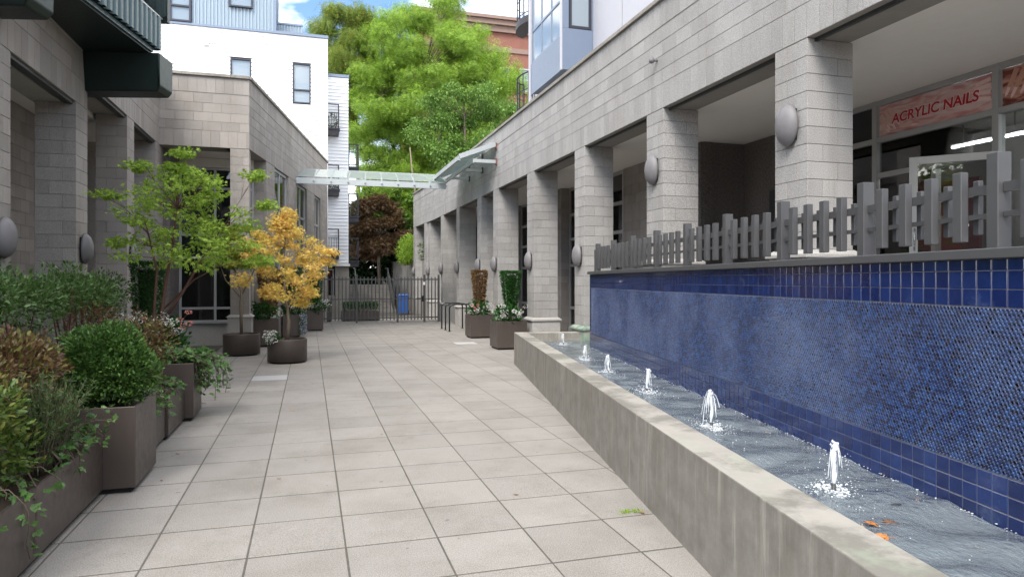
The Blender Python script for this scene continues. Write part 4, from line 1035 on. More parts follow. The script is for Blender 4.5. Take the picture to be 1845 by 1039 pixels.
# ------------------------------------------------------------------ glass canopy
M['can_steel'] = paint('pale canopy steel', (.42, .45, .45), .4, .3, var=.05)
m, n, b, o = nodes('frosted canopy glass'); n.nodes.remove(b)
d_ = N(n, 'ShaderNodeBsdfDiffuse'); d_.inputs[0].default_value = (.66, .73, .71, 1); t_ = N(n, 'ShaderNodeBsdfTranslucent'); t_.inputs[0].default_value = (.75, .86, .84, 1); tr_ = N(n, 'ShaderNodeBsdfTransparent'); tr_.inputs[0].default_value = (.85, .95, .93, 1)
x1_ = N(n, 'ShaderNodeMixShader'); x1_.inputs[0].default_value = .65; n.links.new(d_.outputs[0], x1_.inputs[1]); n.links.new(t_.outputs[0], x1_.inputs[2])
x2_ = N(n, 'ShaderNodeMixShader'); x2_.inputs[0].default_value = .14; n.links.new(x1_.outputs[0], x2_.inputs[1]); n.links.new(tr_.outputs[0], x2_.inputs[2])
g_ = N(n, 'ShaderNodeBsdfGlossy'); g_.inputs['Roughness'].default_value = .05; x3_ = N(n, 'ShaderNodeMixShader'); f_ = N(n, 'ShaderNodeFresnel', IOR=1.45)
n.links.new(f_.outputs[0], x3_.inputs[0]); n.links.new(x2_.outputs[0], x3_.inputs[1]); n.links.new(g_.outputs[0], x3_.inputs[2]); n.links.new(x3_.outputs[0], o.inputs[0]); M['can_glass'] = m
ca = thing('glass_canopy', 'pale steel canopy of frosted glass panels spanning between the two buildings', 'canopy', (2.2, 24.2, 0))
co = Vector((2.2, 24.2, 0))
A0, A1 = (-.42, 23.6, 5.06), (4.62, 23.6, 5.06); B0, B1 = (-.18, 24.95, 5.62), (4.62, 24.95, 5.62)
V_ = lambda p: tuple(Vector(p)-co)
MB().beam(V_(A0), V_(A1), .09, .2).build('front_beam', 'can_steel', ca); MB().beam(V_(B0), V_(B1), .08, .1).build('rear_beam', 'can_steel', ca)
nb = 9
for i in range(nb+1):
    t = i/nb; a = Vector(A0).lerp(Vector(A1), t); b = Vector(B0).lerp(Vector(B1), t); a.z += .1
    MB().beam(V_(a), V_(b), .045, .05).build('rib', 'can_steel', ca)
    if i < nb:
        t2 = (i+1)/nb; a2 = Vector(A0).lerp(Vector(A1), t2); b2 = Vector(B0).lerp(Vector(B1), t2); a2.z += .1
        up = Vector((0, 0, .04)); g0 = .03
        P_ = [a.lerp(a2, g0), a.lerp(a2, 1-g0), b.lerp(b2, 1-g0), b.lerp(b2, g0)]
        MB().hexa([V_(p+up) for p in P_], [V_(p+up+Vector((0, 0, .012))) for p in P_]).build('glass_panel', 'can_glass', ca)
    MB().lathe([(.001, -.03), (.03, -.02), (.03, .02), (.001, .03)], 8, V_((a.x, 23.53, 5.06))).build('bolt', 'can_steel', ca)
# awning stretch along the right wall
Y0, Y1 = 19.8, 25.0; XO, XI = 4.28, 5.40; ZO, ZI = 5.38, 5.86
MB().beam(V_((XO, Y0, ZO)), V_((XO, Y1, ZO)), .08, .12).build('front_beam', 'can_steel', ca); MB().beam(V_((4.74, Y0, 5.33)), V_((4.74, Y1, 5.33)), .07, .12).build('purlin', 'can_steel', ca)
nb = 8
for i in range(nb+1):
    y = Y0+(Y1-Y0)*i/nb; big = i in (0,)
    MB().beam(V_((XO, y, ZO+.05)), V_((XI, y, ZI)), .05 if not big else .09, .05 if not big else .14).build('rib', 'can_steel', ca)
    if i < nb:
        y2 = y+(Y1-Y0)/nb; P_ = [Vector((XO, y+.03, ZO+.1)), Vector((XI, y+.03, ZI+.05)), Vector((XI, y2-.03, ZI+.05)), Vector((XO, y2-.03, ZO+.1))]
        MB().hexa([V_(p) for p in P_], [V_(p+Vector((0, 0, .012))) for p in P_]).build('glass_panel', 'can_glass', ca)
M['rust'] = paint('rust primer', (.2, .07, .05), .8)
for i, y in enumerate((Y0, Y0+1.7, Y0+3.6)):
    MB().beam(V_((4.74, y, 5.33)), V_((5.4, y, 5.33)), .06, .1).build('strut', 'can_steel', ca)
    for z in (5.33, 5.8): MB().box(5.4-co.x, 5.437-co.x, y-.07-co.y, y+.07-co.y, z-.09, z+.09).build('wall_plate', 'rust' if i == 0 else 'steel_dark', ca)

# ------------------------------------------------------------------ bike racks, bin, far wall and steps
for i, y in enumerate((22.7, 23.4, 24.1)):
    x0, x1, h_ = 4.57, 5.33, .92; r = .14
    pts = [(x0, y, 0), (x0, y, h_-r)]+[(x0+r-r*math.cos(t), y, h_-r+r*math.sin(t)) for t in (.4, .8, 1.2)]+[(x0+r, y, h_), (x1-r, y, h_)]+[(x1-r+r*math.sin(t), y, h_-r+r*math.cos(t)) for t in (.4, .8, 1.2)]+[(x1, y, h_-r), (x1, y, 0)]
    t = thing('bike_rack', ('nearest of the three black hoop bike racks', 'middle of the three black hoop bike racks', 'farthest of the three black hoop bike racks')[i], 'bike rack', (4.95, y, 0), 0, 'bike racks by the columns')
    MB().tube([(px-4.95, 0, pz) for px, py, pz in pts], .026, 10).build('hoop', 'rack', t, True)
    for x in (x0, x1): MB().lathe([(.06, .001), (.06, .012), (.03, .014)], 14, (x-4.95, 0, 0)).build('base_flange', 'rack', t)
bn = thing('recycling_bin', 'blue wheeled recycling bin behind the gate', 'bin', (4.55, 34.6, 0), R(-8))
MB().frustum((-.24, .24, -.26, .26), (-.31, .31, -.33, .33), .08, .95).build('body', 'bin', bn, bevel=.02)
MB().box(-.34, .34, -.36, .34, .951, 1.0).frustum((-.33, .33, -.35, .32), (-.26, .26, -.28, .26), 1.0, 1.05).build('lid', 'bin', bn, bevel=.015)
MB().tube([(-.2, .37, .98), (.2, .37, .98)], .018, 8).build('handle', 'bin', bn, True)
for s in (-1, 1): MB().tube([(s*.27, .22, .11), (s*.32, .22, .11)], .11, 16).build('wheel', 'black', bn, True)
rw = thing('retaining_wall', 'stained concrete retaining wall behind the gate at right', 'wall', (5.5, 37, 0), R(3))
MB().box(-.0, .3, -4.6, 8, -.05, 2.85).build('wall', 'concrete', rw, bevel=.01); MB().box(-.04, .34, -4.6, 8, 2.852, 2.92).build('cap', 'concrete', rw)
MB().box(-.1, .45, -5.3, -4.62, 0, 4.4).build('end_pillar', 'concrete_dark', rw)
MB().box(.31, 12, -4, 30, 1, 2.7).build('earth_bank', 'soil', rw)
sr = thing('stairway', 'concrete steps with grey railings climbing behind the gate', 'stairs', (2.6, 37, 0))
for i in range(9): MB().box(-1.6, 1.9, i*.3, 3.0, i*.165+.001, (i+1)*.165).build('step', 'concrete', sr)
MB().box(-3.5, 1.9, 3.001, 9, 0, 1.485).build('landing', 'concrete', sr)
for x in (-1.5, -.1, 1.75):
    r = MB().tube([(x, -.1, .95), (x, 2.7, 2.45), (x, 4, 2.45)], .022, 8).tube([(x, -.1, .12), (x, 2.7, 1.62)], .014, 6)
    for k in range(15): y = -.1+k*.2; r.tube([(x, y, max(0, (y+.1)*.535)), (x, y, .95+(y+.1)*.535)], .009, 5)
    r.build('railing', 'gate', sr, True)
# low concrete wall and dark underpass behind
MB().box(-.5, 1.2, 34.0, 36.5, 0, 1.0).build('x', 'concrete')
ww = bpy.data.objects['x']; ww.name = 'low_wall'; tag(ww, 'low concrete wall behind the left half of the gate', 'wall')

# ------------------------------------------------------------------ planters
def planter(x0, x1, y0, y1, h_, label, fill=.04, group='bronze planters'):
    cx, cy = (x0+x1)/2, (y0+y1)/2; t = thing('planter', label, 'planter', (cx, cy, 0), 0, group); a, b = (x1-x0)/2, (y1-y0)/2
    m = MB(); w_ = .022; z0_ = .045
    o_ = [(-a, -b), (a, -b), (a, b), (-a, b)]; i_ = [(-a+w_, -b+w_), (a-w_, -b+w_), (a-w_, b-w_), (-a+w_, b-w_)]
    v = [(x, y, z0_) for x, y in o_]+[(x, y, h_) for x, y in o_]+[(x, y, h_) for x, y in i_]+[(x, y, h_-.15) for x, y in i_]
    f = [(3, 2, 1, 0)]
    for k in range(4): l = (k+1) % 4; f += [(k, l, 4+l, 4+k), (4+k, 4+l, 8+l, 8+k), (8+k, 8+l, 12+l, 12+k)]
    m.add(v, f).build('box', 'planter', t, bevel=.006)
    MB().box(-a+.04, a-.04, -b+.04, b-.04, .0, .044).build('plinth', 'black', t)
    MB().box(-a+w_+.001, a-w_-.001, -b+w_+.001, b-w_-.001, h_-.16, h_-fill).build('soil', 'soil', t)
    return t
planter(-2.3, -1.6, 2.6, 6.19, .48, 'long low bronze planter at the bottom left corner')
planter(-2.15, -1.365, 6.2, 6.98, .71, 'tall bronze box planter holding the clipped green ball shrub')
planter(-2.1, -1.5, 6.99, 8.12, .48, 'low bronze planter just behind the ball shrub planter')
planter(-2.1, -1.47, 8.135, 9.1, .48, 'low bronze planter in front of the ivy covered box')
planter(-2.15, -1.37, 9.14, 9.78, .72, 'bronze box planter with ivy spilling over its side')
planter(-2.5, -1.75, 10.8, 11.6, .6, 'bronze planter under the green maple')
planter(-3.0, -2.2, 11.75, 12.6, .66, 'bronze planter with geraniums and a clipped green column')
planter(-3.3, -2.5, 4.0, 11.2, .62, 'long bronze planter under the dark hedge')
planter(4.62, 5.36, 19.75, 20.5, .70, 'bronze planter with the dead brown topiary')
planter(4.5, 5.28, 16.3, 17.05, .715, 'bronze planter with the green topiary by the fountain')
planter(-1.42, -.77, 18.75, 19.4, .73, 'bronze planter with the brown dead topiary at left')
planter(-.78, -.27, 21.7, 22.5, .70, 'bronze planter with trailing pale flowers near the gate')
planter(-.08, .46, 24.2, 24.8, .72, 'narrow bronze planter nearest the gate')
planter(1.3, 2.9, 29.6, 30.3, .42, 'long dark planter with clipped box hedge behind the gate')
planter(.3, .9, 29.4, 30.0, .42, 'small dark planter behind the left end of the gate')
def round_pot(x, y, r, h_, label):
    t = thing('round_planter', label, 'planter', (x, y, 0), 0, 'round bronze planters')
    MB().lathe([(r*.9, .03), (r, .035), (r, h_-.012), (r-.004, h_), (r-.02, h_), (r-.024, h_-.01), (r-.024, h_-.12)], 40).build('pot', 'planter', t, True)
    MB().lathe([(r-.06, 0), (r-.06, .03)], 24).build('plinth', 'black', t)
    MB().lathe([(r-.026, h_-.13), (r-.026, h_-.05), (r*.5, h_-.03), (.01, h_-.02)], 28).build('soil', 'soil', t, True)
round_pot(-.45, 15.2, .405, .5, 'round bronze planter holding the nearer orange maple')
round_pot(-1.52, 17.0, .41, .5, 'round bronze planter holding the farther orange maple')

# ------------------------------------------------------------------ plants
LM = {
 'box': leafmat('boxwood', [(0, (.02, .05, .012)), (.4, (.055, .125, .028)), (.75, (.105, .2, .045)), (1, (.22, .34, .09))], .3, .4),
 'hedge': leafmat('dark glossy hedge', [(0, (.022, .05, .014)), (.4, (.07, .14, .035)), (.8, (.14, .24, .075)), (1, (.27, .36, .17))], .3, .28),
 'red': leafmat('red brown nandina', [(0, (.045, .022, .016)), (.3, (.11, .055, .035)), (.55, (.15, .1, .04)), (.8, (.15, .16, .04)), (1, (.27, .25, .1))], .3, .4),
 'mixed': leafmat('green and red nandina', [(0, (.03, .06, .012)), (.45, (.08, .14, .025)), (.7, (.16, .22, .05)), (.86, (.2, .14, .04)), (1, (.22, .05, .025))], .35, .4),
 'feather': leafmat('feathery rosemary', [(0, (.02, .045, .015)), (.5, (.06, .11, .03)), (1, (.14, .2, .07))], .25, .5),
 'ivy': leafmat('variegated ivy', [(0, (.025, .07, .02)), (.45, (.06, .14, .035)), (.8, (.14, .24, .07)), (1, (.36, .42, .22))], .3, .35),
 'ger': leafmat('geranium leaf', [(0, (.012, .05, .012)), (.6, (.03, .11, .02)), (1, (.07, .19, .04))], .25, .45),
 'maple_green': leafmat('green maple leaf', [(0, (.15, .28, .03)), (.45, (.29, .45, .06)), (.8, (.43, .57, .1)), (1, (.58, .65, .17))], .42, .5),
 'maple_orange': leafmat('orange maple leaf', [(0, (.28, .42, .06)), (.3, (.5, .54, .1)), (.42, (.84, .64, .17)), (.7, (.86, .6, .2)), (1, (.84, .48, .24))], .4, .5, .75),
 'maple_mid': leafmat('green turning maple leaf', [(0, (.12, .24, .02)), (.5, (.22, .34, .035)), (.75, (.5, .33, .05)), (1, (.55, .22, .07))], .4, .5, .8),
 'locust': leafmat('bright locust leaf', [(0, (.05, .125, .015)), (.4, (.17, .31, .03)), (.8, (.33, .47, .055)), (1, (.52, .58, .1))], .42, .5),
 'mid': leafmat('mid green leaf', [(0, (.05, .12, .02)), (.5, (.13, .25, .045)), (1, (.26, .39, .09))], .3, .5),
 'birch': leafmat('yellowing drooping leaf', [(0, (.06, .13, .015)), (.5, (.15, .24, .03)), (.8, (.3, .3, .05)), (1, (.38, .28, .06))], .4, .5),
 'purple': leafmat('dark red maple leaf', [(0, (.04, .03, .016)), (.4, (.12, .07, .035)), (.75, (.2, .115, .055)), (1, (.2, .19, .07))], .3, .5),
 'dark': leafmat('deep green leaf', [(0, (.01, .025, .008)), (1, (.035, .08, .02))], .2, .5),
 'dead': leafmat('dead brown leaf', [(0, (.1, .05, .02)), (.5, (.2, .115, .045)), (1, (.32, .2, .09))], .2, .7),
 'petal_w': leafmat('white petal', [(0, (.62, .63, .6)), (1, (.82, .82, .8))], .3, .6),
 'petal_p': leafmat('pink petal', [(0, (.6, .14, .12)), (.6, (.7, .3, .28)), (1, (.75, .5, .46))], .3, .6),
 'petal_l': leafmat('lilac petal', [(0, (.25, .25, .42)), (1, (.5, .52, .66))], .3, .6)}
def cat(*a): return np.concatenate(a)
def shrub(name, label, catg, base, parts, stems=None, group=None, bark='bark'):
    """parts: (blobs [(centre, radii, n)], size, shape, leaf material, outward lift)"""
    t = thing(name, label, catg, base, 0, group); b0 = np.array(base)
    for (bl, size, shape, lm, lift, shell) in parts:
        Ps, Ds = [], []
        for (c, r, n) in bl:
            P, D = blob(c, r, n, shell, .13); Ps.append(P-b0); Ds.append(D+np.array([0, 0, lift])+rng.normal(0, .55, P.shape))
        P, D = cat(*Ps), cat(*Ds)
        leaves('foliage', P, D, size*rng.uniform(.65, 1.25, len(P)), shape, LM[lm], t, jitter=.7)
    if stems:
        m = MB()
        for (p, q, r0) in stems:
            k = curve(np.array(p)-b0, np.array(q)-b0, .08, rnd.uniform(-.06, .06), 4); m.tube(k, [r0*(1-.6*i/4) for i in range(5)], 6)
        m.build('stems', bark, t, True)
    return t
def stemset(base, tops, r0=.012): return [((base[0]+rnd.uniform(-.06, .06), base[1]+rnd.uniform(-.06, .06), base[2]), tp, r0) for tp in tops]
def flowers(parent, heads, lm, b0, pr=.02, n=26):
    b0 = np.array(b0); Ps, Ds = [], []
    for (c, r) in heads:
        P, D = blob(c, (r, r, r*.75), n, .7, .05); Ps.append(P-b0); Ds.append(D+rng.normal(0, .4, P.shape))
    P, D = cat(*Ps), cat(*Ds); leaves('flowers', P, D, pr*rng.uniform(.8, 1.3, len(P)), 'round', LM[lm], parent, nrm=D, jitter=.5)['kind'] = 'stuff'
# clipped ball in the tall box
base = (-1.76, 6.59, .68)
shrub('ball_shrub', 'clipped bright green ball shaped box shrub in the tall planter', 'shrub', base,
      [([((-1.70, 6.57, .98), (.33, .36, .33), 6500), ((-1.5, 6.45, .95), (.25, .25, .24), 3000), ((-1.74, 6.55, 1.13), (.26, .3, .23), 3000), ((-1.6, 6.6, 1.14), (.22, .24, .2), 2000), ((-1.45, 6.5, 1.05), (.16, .18, .16), 900)], .036, 'oval', 'box', .5, .7)], stemset(base, [(-1.7, 6.6, 1.1), (-1.85, 6.6, 1.1), (-1.6, 6.5, 1.05)], .018))
# hedge behind
bl = []; st = []
for i in range(13):
    y = 5.6+i*.5; x = -2.9+rnd.uniform(-.12, .12); z = 1.5+rnd.uniform(-.14, .17)
    bl.append(((x, y, z), (.40+rnd.uniform(-.07, .08), .30, .27+rnd.uniform(-.06, .09)), 900)); st += stemset((x, y, .58), [(x+rnd.uniform(-.2, .2), y+rnd.uniform(-.2, .2), z) for _ in range(3)], .014)
groups = [(0, 5, 'dark glossy hedge shrub at the left edge behind the planters'), (5, 9, 'dark glossy hedge shrub in front of the middle left column'), (9, 13, 'dark glossy hedge shrub nearest the green maple')]
for a, b, lbl in groups: shrub('hedge_shrub', lbl, 'shrub', (-2.9, 5.6+.5*(a+b-1)/2, .58), [(bl[a:b], .05, 'oval', 'hedge', .6, .4)], st[a*3:b*3], 'hedge shrubs in the long planter', 'bark_red')
shrub('dry_shrub', 'sparse shrub with dry tan leaves among the dark hedge', 'shrub', (-2.75, 9.8, .58), [([((-2.7, 9.6, 1.2), (.3, .4, .3), 420), ((-2.7, 10.4, 1.15), (.28, .35, .28), 330)], .045, 'oval', 'dead', .2, .5)], stemset((-2.75, 9.8, .58), [(-2.7, 9.6, 1.3), (-2.7, 10.3, 1.3), (-2.6, 10, 1.2)]), bark='bark_red')
# near mixed planting in the long low planter
shrub('nandina_shrub', 'red brown leaved shrub at left behind the feathery plant', 'shrub', (-2.1, 5.4, .48), [([((-2.1, 4.9, 1.08), (.4, .42, .26), 2300), ((-2.02, 5.55, 1.1), (.34, .4, .27), 2300), ((-2.15, 6.1, 1.12), (.3, .3, .25), 1300)], .043, 'oval', 'red', .5, .4)],
      stemset((-2.1, 5.4, .4), [(-2.1, 4.9, 1.15), (-2.0, 5.6, 1.15), (-2.15, 6.1, 1.15), (-1.95, 5.2, 1.05)]), bark='bark_red')
shrub('nandina_shrub', 'green and red leaved shrub at the left edge of the view', 'shrub', (-1.85, 4.1, .44), [([((-1.85, 4.55, .95), (.25, .36, .25), 1700), ((-1.8, 4.75, .7), (.2, .3, .2), 850), ((-1.85, 3.9, .85), (.22, .35, .3), 700)], .045, 'oval', 'mixed', .5, .4)],
      stemset((-1.85, 4.2, .42), [(-1.85, 4.5, 1.05), (-1.8, 4.7, .9), (-1.85, 3.9, 1.0)]), bark='bark_red')
# feathery shrub: upright needled sprays
base = (-1.72, 5.3, .46); t = thing('feathery_shrub', 'feathery grey green needle leaved shrub in the near planter', 'shrub', base)
m = MB(); P, D = [], []
for k in range(190):
    a = rnd.uniform(0, 6.28); sp_ = rnd.uniform(.02, .34); h_ = rnd.uniform(.3, .64)*(1.1-.7*sp_); y_ = rnd.uniform(-.42, .42)
    c = curve((rnd.uniform(-.05, .05), y_*.5, 0), (sp_*math.cos(a)*.75, y_+sp_*math.sin(a), h_), .12, 0, 6); m.tube(c, [.004, .0035, .003, .0025, .002, .0015, .001], 4)
    for s in range(34):
        f = .25+.75*rnd.random(); i = min(5, int(f*6)); u = f*6-i; p = c[i].lerp(c[i+1], u); d = (c[i+1]-c[i]).normalized()
        q = Vector((rnd.gauss(0, 1), rnd.gauss(0, 1), rnd.gauss(0, 1))); P.append(tuple(p)); D.append(tuple(d*.9+q*.55))
m.build('stems', 'bark', t, True); leaves('foliage', P, D, rng.uniform(.03, .055, len(P)), 'blade', LM['feather'], t)
# ivy: each leaf a piece of its own along trailing vines
_ivy_me = {}
def ivy_leaf_mesh(mat):
    if mat not in _ivy_me: v, f = T['ivy']; _ivy_me[mat] = MB().add(v, f).mesh('leaf', LM[mat])
    return _ivy_me[mat]
ivy_count = [0]
def ivy(label, base, vines, step=.05, size=.06, each=140, group='trailing ivy'):
    t = thing('ivy', label, 'ivy', base, 0, group); b0 = Vector(base); m = MB(); P, D, U = [], [], []
    for pts in vines:
        pts = [Vector(p)-b0 for p in pts]; m.tube(pts, .0035, 5)
        for a, b in zip(pts[:-1], pts[1:]):
            n = max(1, int((b-a).length/step))
            for i in range(n):
                p = a.lerp(b, (i+rnd.random())/n); d = Vector((rnd.gauss(.35, .6), rnd.gauss(-.2, .6), rnd.gauss(-.05, .45))).normalized()
                P.append(p+d*.02); D.append(d); U.append(Vector((rnd.gauss(.5, .4), rnd.gauss(-.35, .4), 1)).normalized())
    m.build('vines', 'bark', t, True)
    order = sorted(range(len(P)), key=lambda i: (P[i]+b0).length); big = set(order[:each]); rP, rD, rU = [], [], []
    for i in range(len(P)):
        if i in big:
            d = D[i]; s = U[i].cross(d); s = s.normalized() if s.length > .05 else d.orthogonal().normalized(); n = d.cross(s); k = size*rnd.uniform(.6, 1.25)
            o = obj('leaf', ivy_leaf_mesh('ivy'), t); o.matrix_basis = Matrix(((d.x*k, s.x*k, n.x*k, P[i].x), (d.y*k, s.y*k, n.y*k, P[i].y), (d.z*k, s.z*k, n.z*k, P[i].z), (0, 0, 0, 1)))
        else: rP.append(tuple(P[i])); rD.append(tuple(D[i])); rU.append(tuple(U[i]))
    if rP: tag(leaves('small_leaves', rP, rD, size*rng.uniform(.6, 1.2, len(rP)), 'ivy', LM['ivy'], t, nrm=rU, jitter=.3), None, kind='stuff')
def trail(x0, y0, z0, out, down, n=5, dy=0):
    pts = []
    for i in range(n+1):
        s = i/n; pts.append((x0+out*min(1, s*1.8)+rnd.uniform(-.015, .015), y0+dy*s+rnd.uniform(-.02, .02), z0+.09*math.sin(min(1, s*1.5)*3.14)-down*max(0, s-.3)/.7))
    return pts
v = []
for k in range(34):
    y = rnd.uniform(4.3, 6.1); v.append(trail(-1.85+rnd.uniform(-.1, .1), y, .52, rnd.uniform(.12, .3), rnd.choice((-.05, 0, .06, .12)), 5, rnd.uniform(-.15, .35)))
for y in (4.62, 4.78): v.append(trail(-1.72, y, .5, .135, .4, 6, 0))
v.append(trail(-1.75, 5.85, .58, .33, -.12, 6, -.05)); v.append(trail(-1.75, 5.95, .66, .3, -.1, 6, -.1))
ivy('trailing ivy spilling over the low planter at bottom left', (-1.8, 5.2, .47), v, .036, .056, 200)
v = [trail(-1.75+rnd.uniform(-.1, .1), rnd.uniform(7.1, 8.6), .55, rnd.uniform(.2, .36), rnd.uniform(-.1, .22), 5, rnd.uniform(-.2, .2)) for k in range(34)]
ivy('pale variegated ivy hanging between the ball shrub and the ivy covered box', (-1.75, 7.8, .47), v, .04, .062, 70)
v = [trail(-1.65+rnd.uniform(-.15, .1), rnd.uniform(9.15, 9.75), .74, rnd.uniform(.3, .62), rnd.uniform(.05, .5), 6, rnd.uniform(-.15, .2)) for k in range(44)]
v += [trail(-1.75+rnd.uniform(-.2, .1), rnd.uniform(9.2, 9.75), .78, rnd.uniform(.05, .3), rnd.uniform(-.18, 0), 4) for k in range(22)]
ivy('thick ivy tumbling down the side of the bronze box', (-1.7, 9.45, .7), v, .038, .07, 70)
shrub('nandina_shrub', 'fine red brown shrub behind the green ball', 'shrub', (-1.85, 8.0, .46), [([((-1.85, 7.6, .98), (.3, .4, .34), 1500), ((-1.78, 8.4, 1.02), (.32, .4, .36), 1700), ((-1.8, 8.0, .75), (.28, .5, .25), 900)], .04, 'oval', 'red', .5, .35)],
      stemset((-1.85, 8.0, .44), [(-1.85, 7.6, 1.1), (-1.75, 8.4, 1.15), (-1.8, 8.0, 1.0)]), bark='bark_red')
# geraniums
def geranium(label, base, r, heads_w, heads_p=(), n=700, group='flowering geraniums', zr=.28):
    b = np.array(base); t = thing('geranium', label, 'flower', base, 0, group)
    P, D = blob((0, 0, zr*.55), (r, r, zr), n, .45, .15, -.12); leaves('foliage', P, D+np.array([0, 0, .5])+rng.normal(0, .4, P.shape), rng.uniform(.045, .075, len(P)), 'round', LM['ger'], t)
    m = MB()
    for h in list(heads_w)+list(heads_p): m.tube(curve((rnd.uniform(-.05, .05), rnd.uniform(-.05, .05), 0), tuple(np.array(h)-b), .05, 0, 4), .003, 4)
    m.build('stems', 'bark', t)
    if heads_w: flowers(t, [(h, rnd.uniform(.05, .07)) for h in heads_w], 'petal_w', b)
    if heads_p: flowers(t, [(h, rnd.uniform(.035, .055)) for h in heads_p], 'petal_p', b)
    return t
def heads(c, r, n, z): return [(c[0]+rnd.uniform(-r, r), c[1]+rnd.uniform(-r, r)*.8-.1, z+rnd.uniform(-.12, .15)) for _ in range(n)]
geranium('white and pink geraniums behind the red brown shrub', (-2.2, 11.3, .62), .45, heads((-2.3, 11.0), .45, 24, 1.1), [(-1.85, 11.1, 1.16), (-1.8, 11.05, 1.06), (-2.25, 10.8, 1.18), (-1.75, 11.2, 1.26), (-1.7, 11.0, 1.1)], 1300, zr=.36)
geranium('white geraniums in the planter with the clipped green column', (-2.65, 12.0, .66), .4, heads((-2.7, 11.4), .35, 18, 1.12), (), 900)
geranium('white and pink geraniums under the dead brown topiary', (4.95, 20.1, .7), .34, heads((4.95, 19.85), .34, 9, .92), [(4.68, 19.8, 1.0), (4.75, 19.75, .9), (4.72, 19.9, .96), (4.85, 19.75, 1.02)], 700)
geranium('white geraniums under the green topiary by the fountain', (4.85, 16.6, .7), .34, heads((4.85, 16.4), .33, 13, .98), (), 800)
geranium('dark leafy geranium under the brown topiary at left', (-1.15, 19.0, .72), .34, [(-.75, 18.8, .95), (-.72, 18.85, .85)], (), 800)
geranium('white geraniums nearest the left piers beside the orange maple', (-.5, 22.0, .7), .36, heads((-.35, 21.7), .34, 16, 1.0), (), 800)
geranium('white geraniums in the narrow planter by the gate', (.2, 24.4, .72), .34, heads((.3, 24.1), .36, 12, .95), (), 700)
geranium('small clump of white blossoms at the foot of the nearer orange maple', (-.72, 14.95, .48), .13, heads((-.76, 14.93), .1, 14, .58), (), 120, zr=.1)
# trailing lobelia
base = (-.3, 21.75, .7); t = thing('lobelia', 'trailing pale lilac flowers hanging down the planter side', 'flower', base)
P = np.stack([rng.uniform(-.02, .2, 900), rng.uniform(-.2, .2, 900), -rng.random(900)**1.2*.62], 1); D = rng.normal(0, 1, P.shape)+np.array([.5, -.5, 0]); leaves('foliage', P[:500], D[:500], .045, 'oval', LM['ger'], t); leaves('flowers', P[500:]+np.array([.02, -.02, 0]), D[500:], .035, 'round', LM['petal_l'], t)
# topiary: tapered clipped columns, wider at the top
def topiary(label, base, h_, r0, r1, lm, n=2600, square=True):
    t = thing('topiary', label, 'shrub', base, 0, 'clipped topiary'); z = rng.random(n)**.8; a = rng.uniform(0, 2*math.pi, n); cap = rng.random(n) < .2; z[cap] = 1
    k = (r0+(r1-r0)*z)*(1+.05*np.sin(7*a+9*z)); q = np.where(cap, np.sqrt(rng.random(n)), rng.uniform(.72, 1.04, n))
    sqf = 1/np.maximum(np.abs(np.cos(a)), np.abs(np.sin(a)))**.45 if square else 1
    P = np.stack([np.cos(a)*k*q*sqf, np.sin(a)*k*q*sqf, z*h_+rng.normal(0, .012, n)], 1); D = np.stack([np.cos(a), np.sin(a), np.where(cap, 1.5, .3)], 1)+rng.normal(0, .6, (n, 3))
    leaves('foliage', P, D, rng.uniform(.03, .055, n)*(1.35 if lm == 'dead' else 1), 'oval', LM[lm], t)
    MB().tube([(0, 0, -.3), (0, 0, h_*.9)], [.03, .012], 8).build('stem', 'bark', t, True)
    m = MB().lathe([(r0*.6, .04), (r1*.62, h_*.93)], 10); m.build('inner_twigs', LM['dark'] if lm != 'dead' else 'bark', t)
topiary('clipped green topiary, wider at its top, in the fountain side planter', (4.98, 16.75, .98), .96, .14, .25, 'ger', 5200)
topiary('dead brown topiary in the right planter', (5.0, 20.2, .92), 1.08, .13, .22, 'dead', 3200)
topiary('dead brown topiary at left behind the orange maple', (-1.02, 19.1, .85), 1.12, .16, .3, 'dead', 3400)
topiary('dark green topiary partly hidden by the orange maple', (-.52, 22.1, .85), 1.25, .18, .3, 'ger', 3200)
topiary('dark green topiary column beside the gate', (.18, 24.5, .85), 1.2, .18, .3, 'ger', 3200)
topiary('dark green clipped column left of the green maple trunk', (-2.52, 12.25, .75), 1.25, .17, .24, 'ger', 4200)
t = thing('box_hedge', 'clipped low box hedge in the long planter behind the gate', 'hedge', (2.1, 29.95, .4))
for x in (-.5, .0, .5):
    P = np.stack([rng.uniform(-.25, .25, 900)+x, rng.uniform(-.25, .25, 900), rng.random(900)**.6*.4], 1); leaves('foliage', P, rng.normal(0, 1, P.shape)+np.array([0, -.5, .8]), .06, 'oval', LM['ger'], t)
t = thing('box_hedge', 'small clipped box hedge behind the left end of the gate', 'hedge', (.6, 29.7, .4))
P = np.stack([rng.uniform(-.26, .26, 1000), rng.uniform(-.26, .26, 1000), rng.random(1000)**.6*.42], 1); leaves('foliage', P, rng.normal(0, 1, P.shape)+np.array([0, -.5, .8]), .06, 'oval', LM['ger'], t)

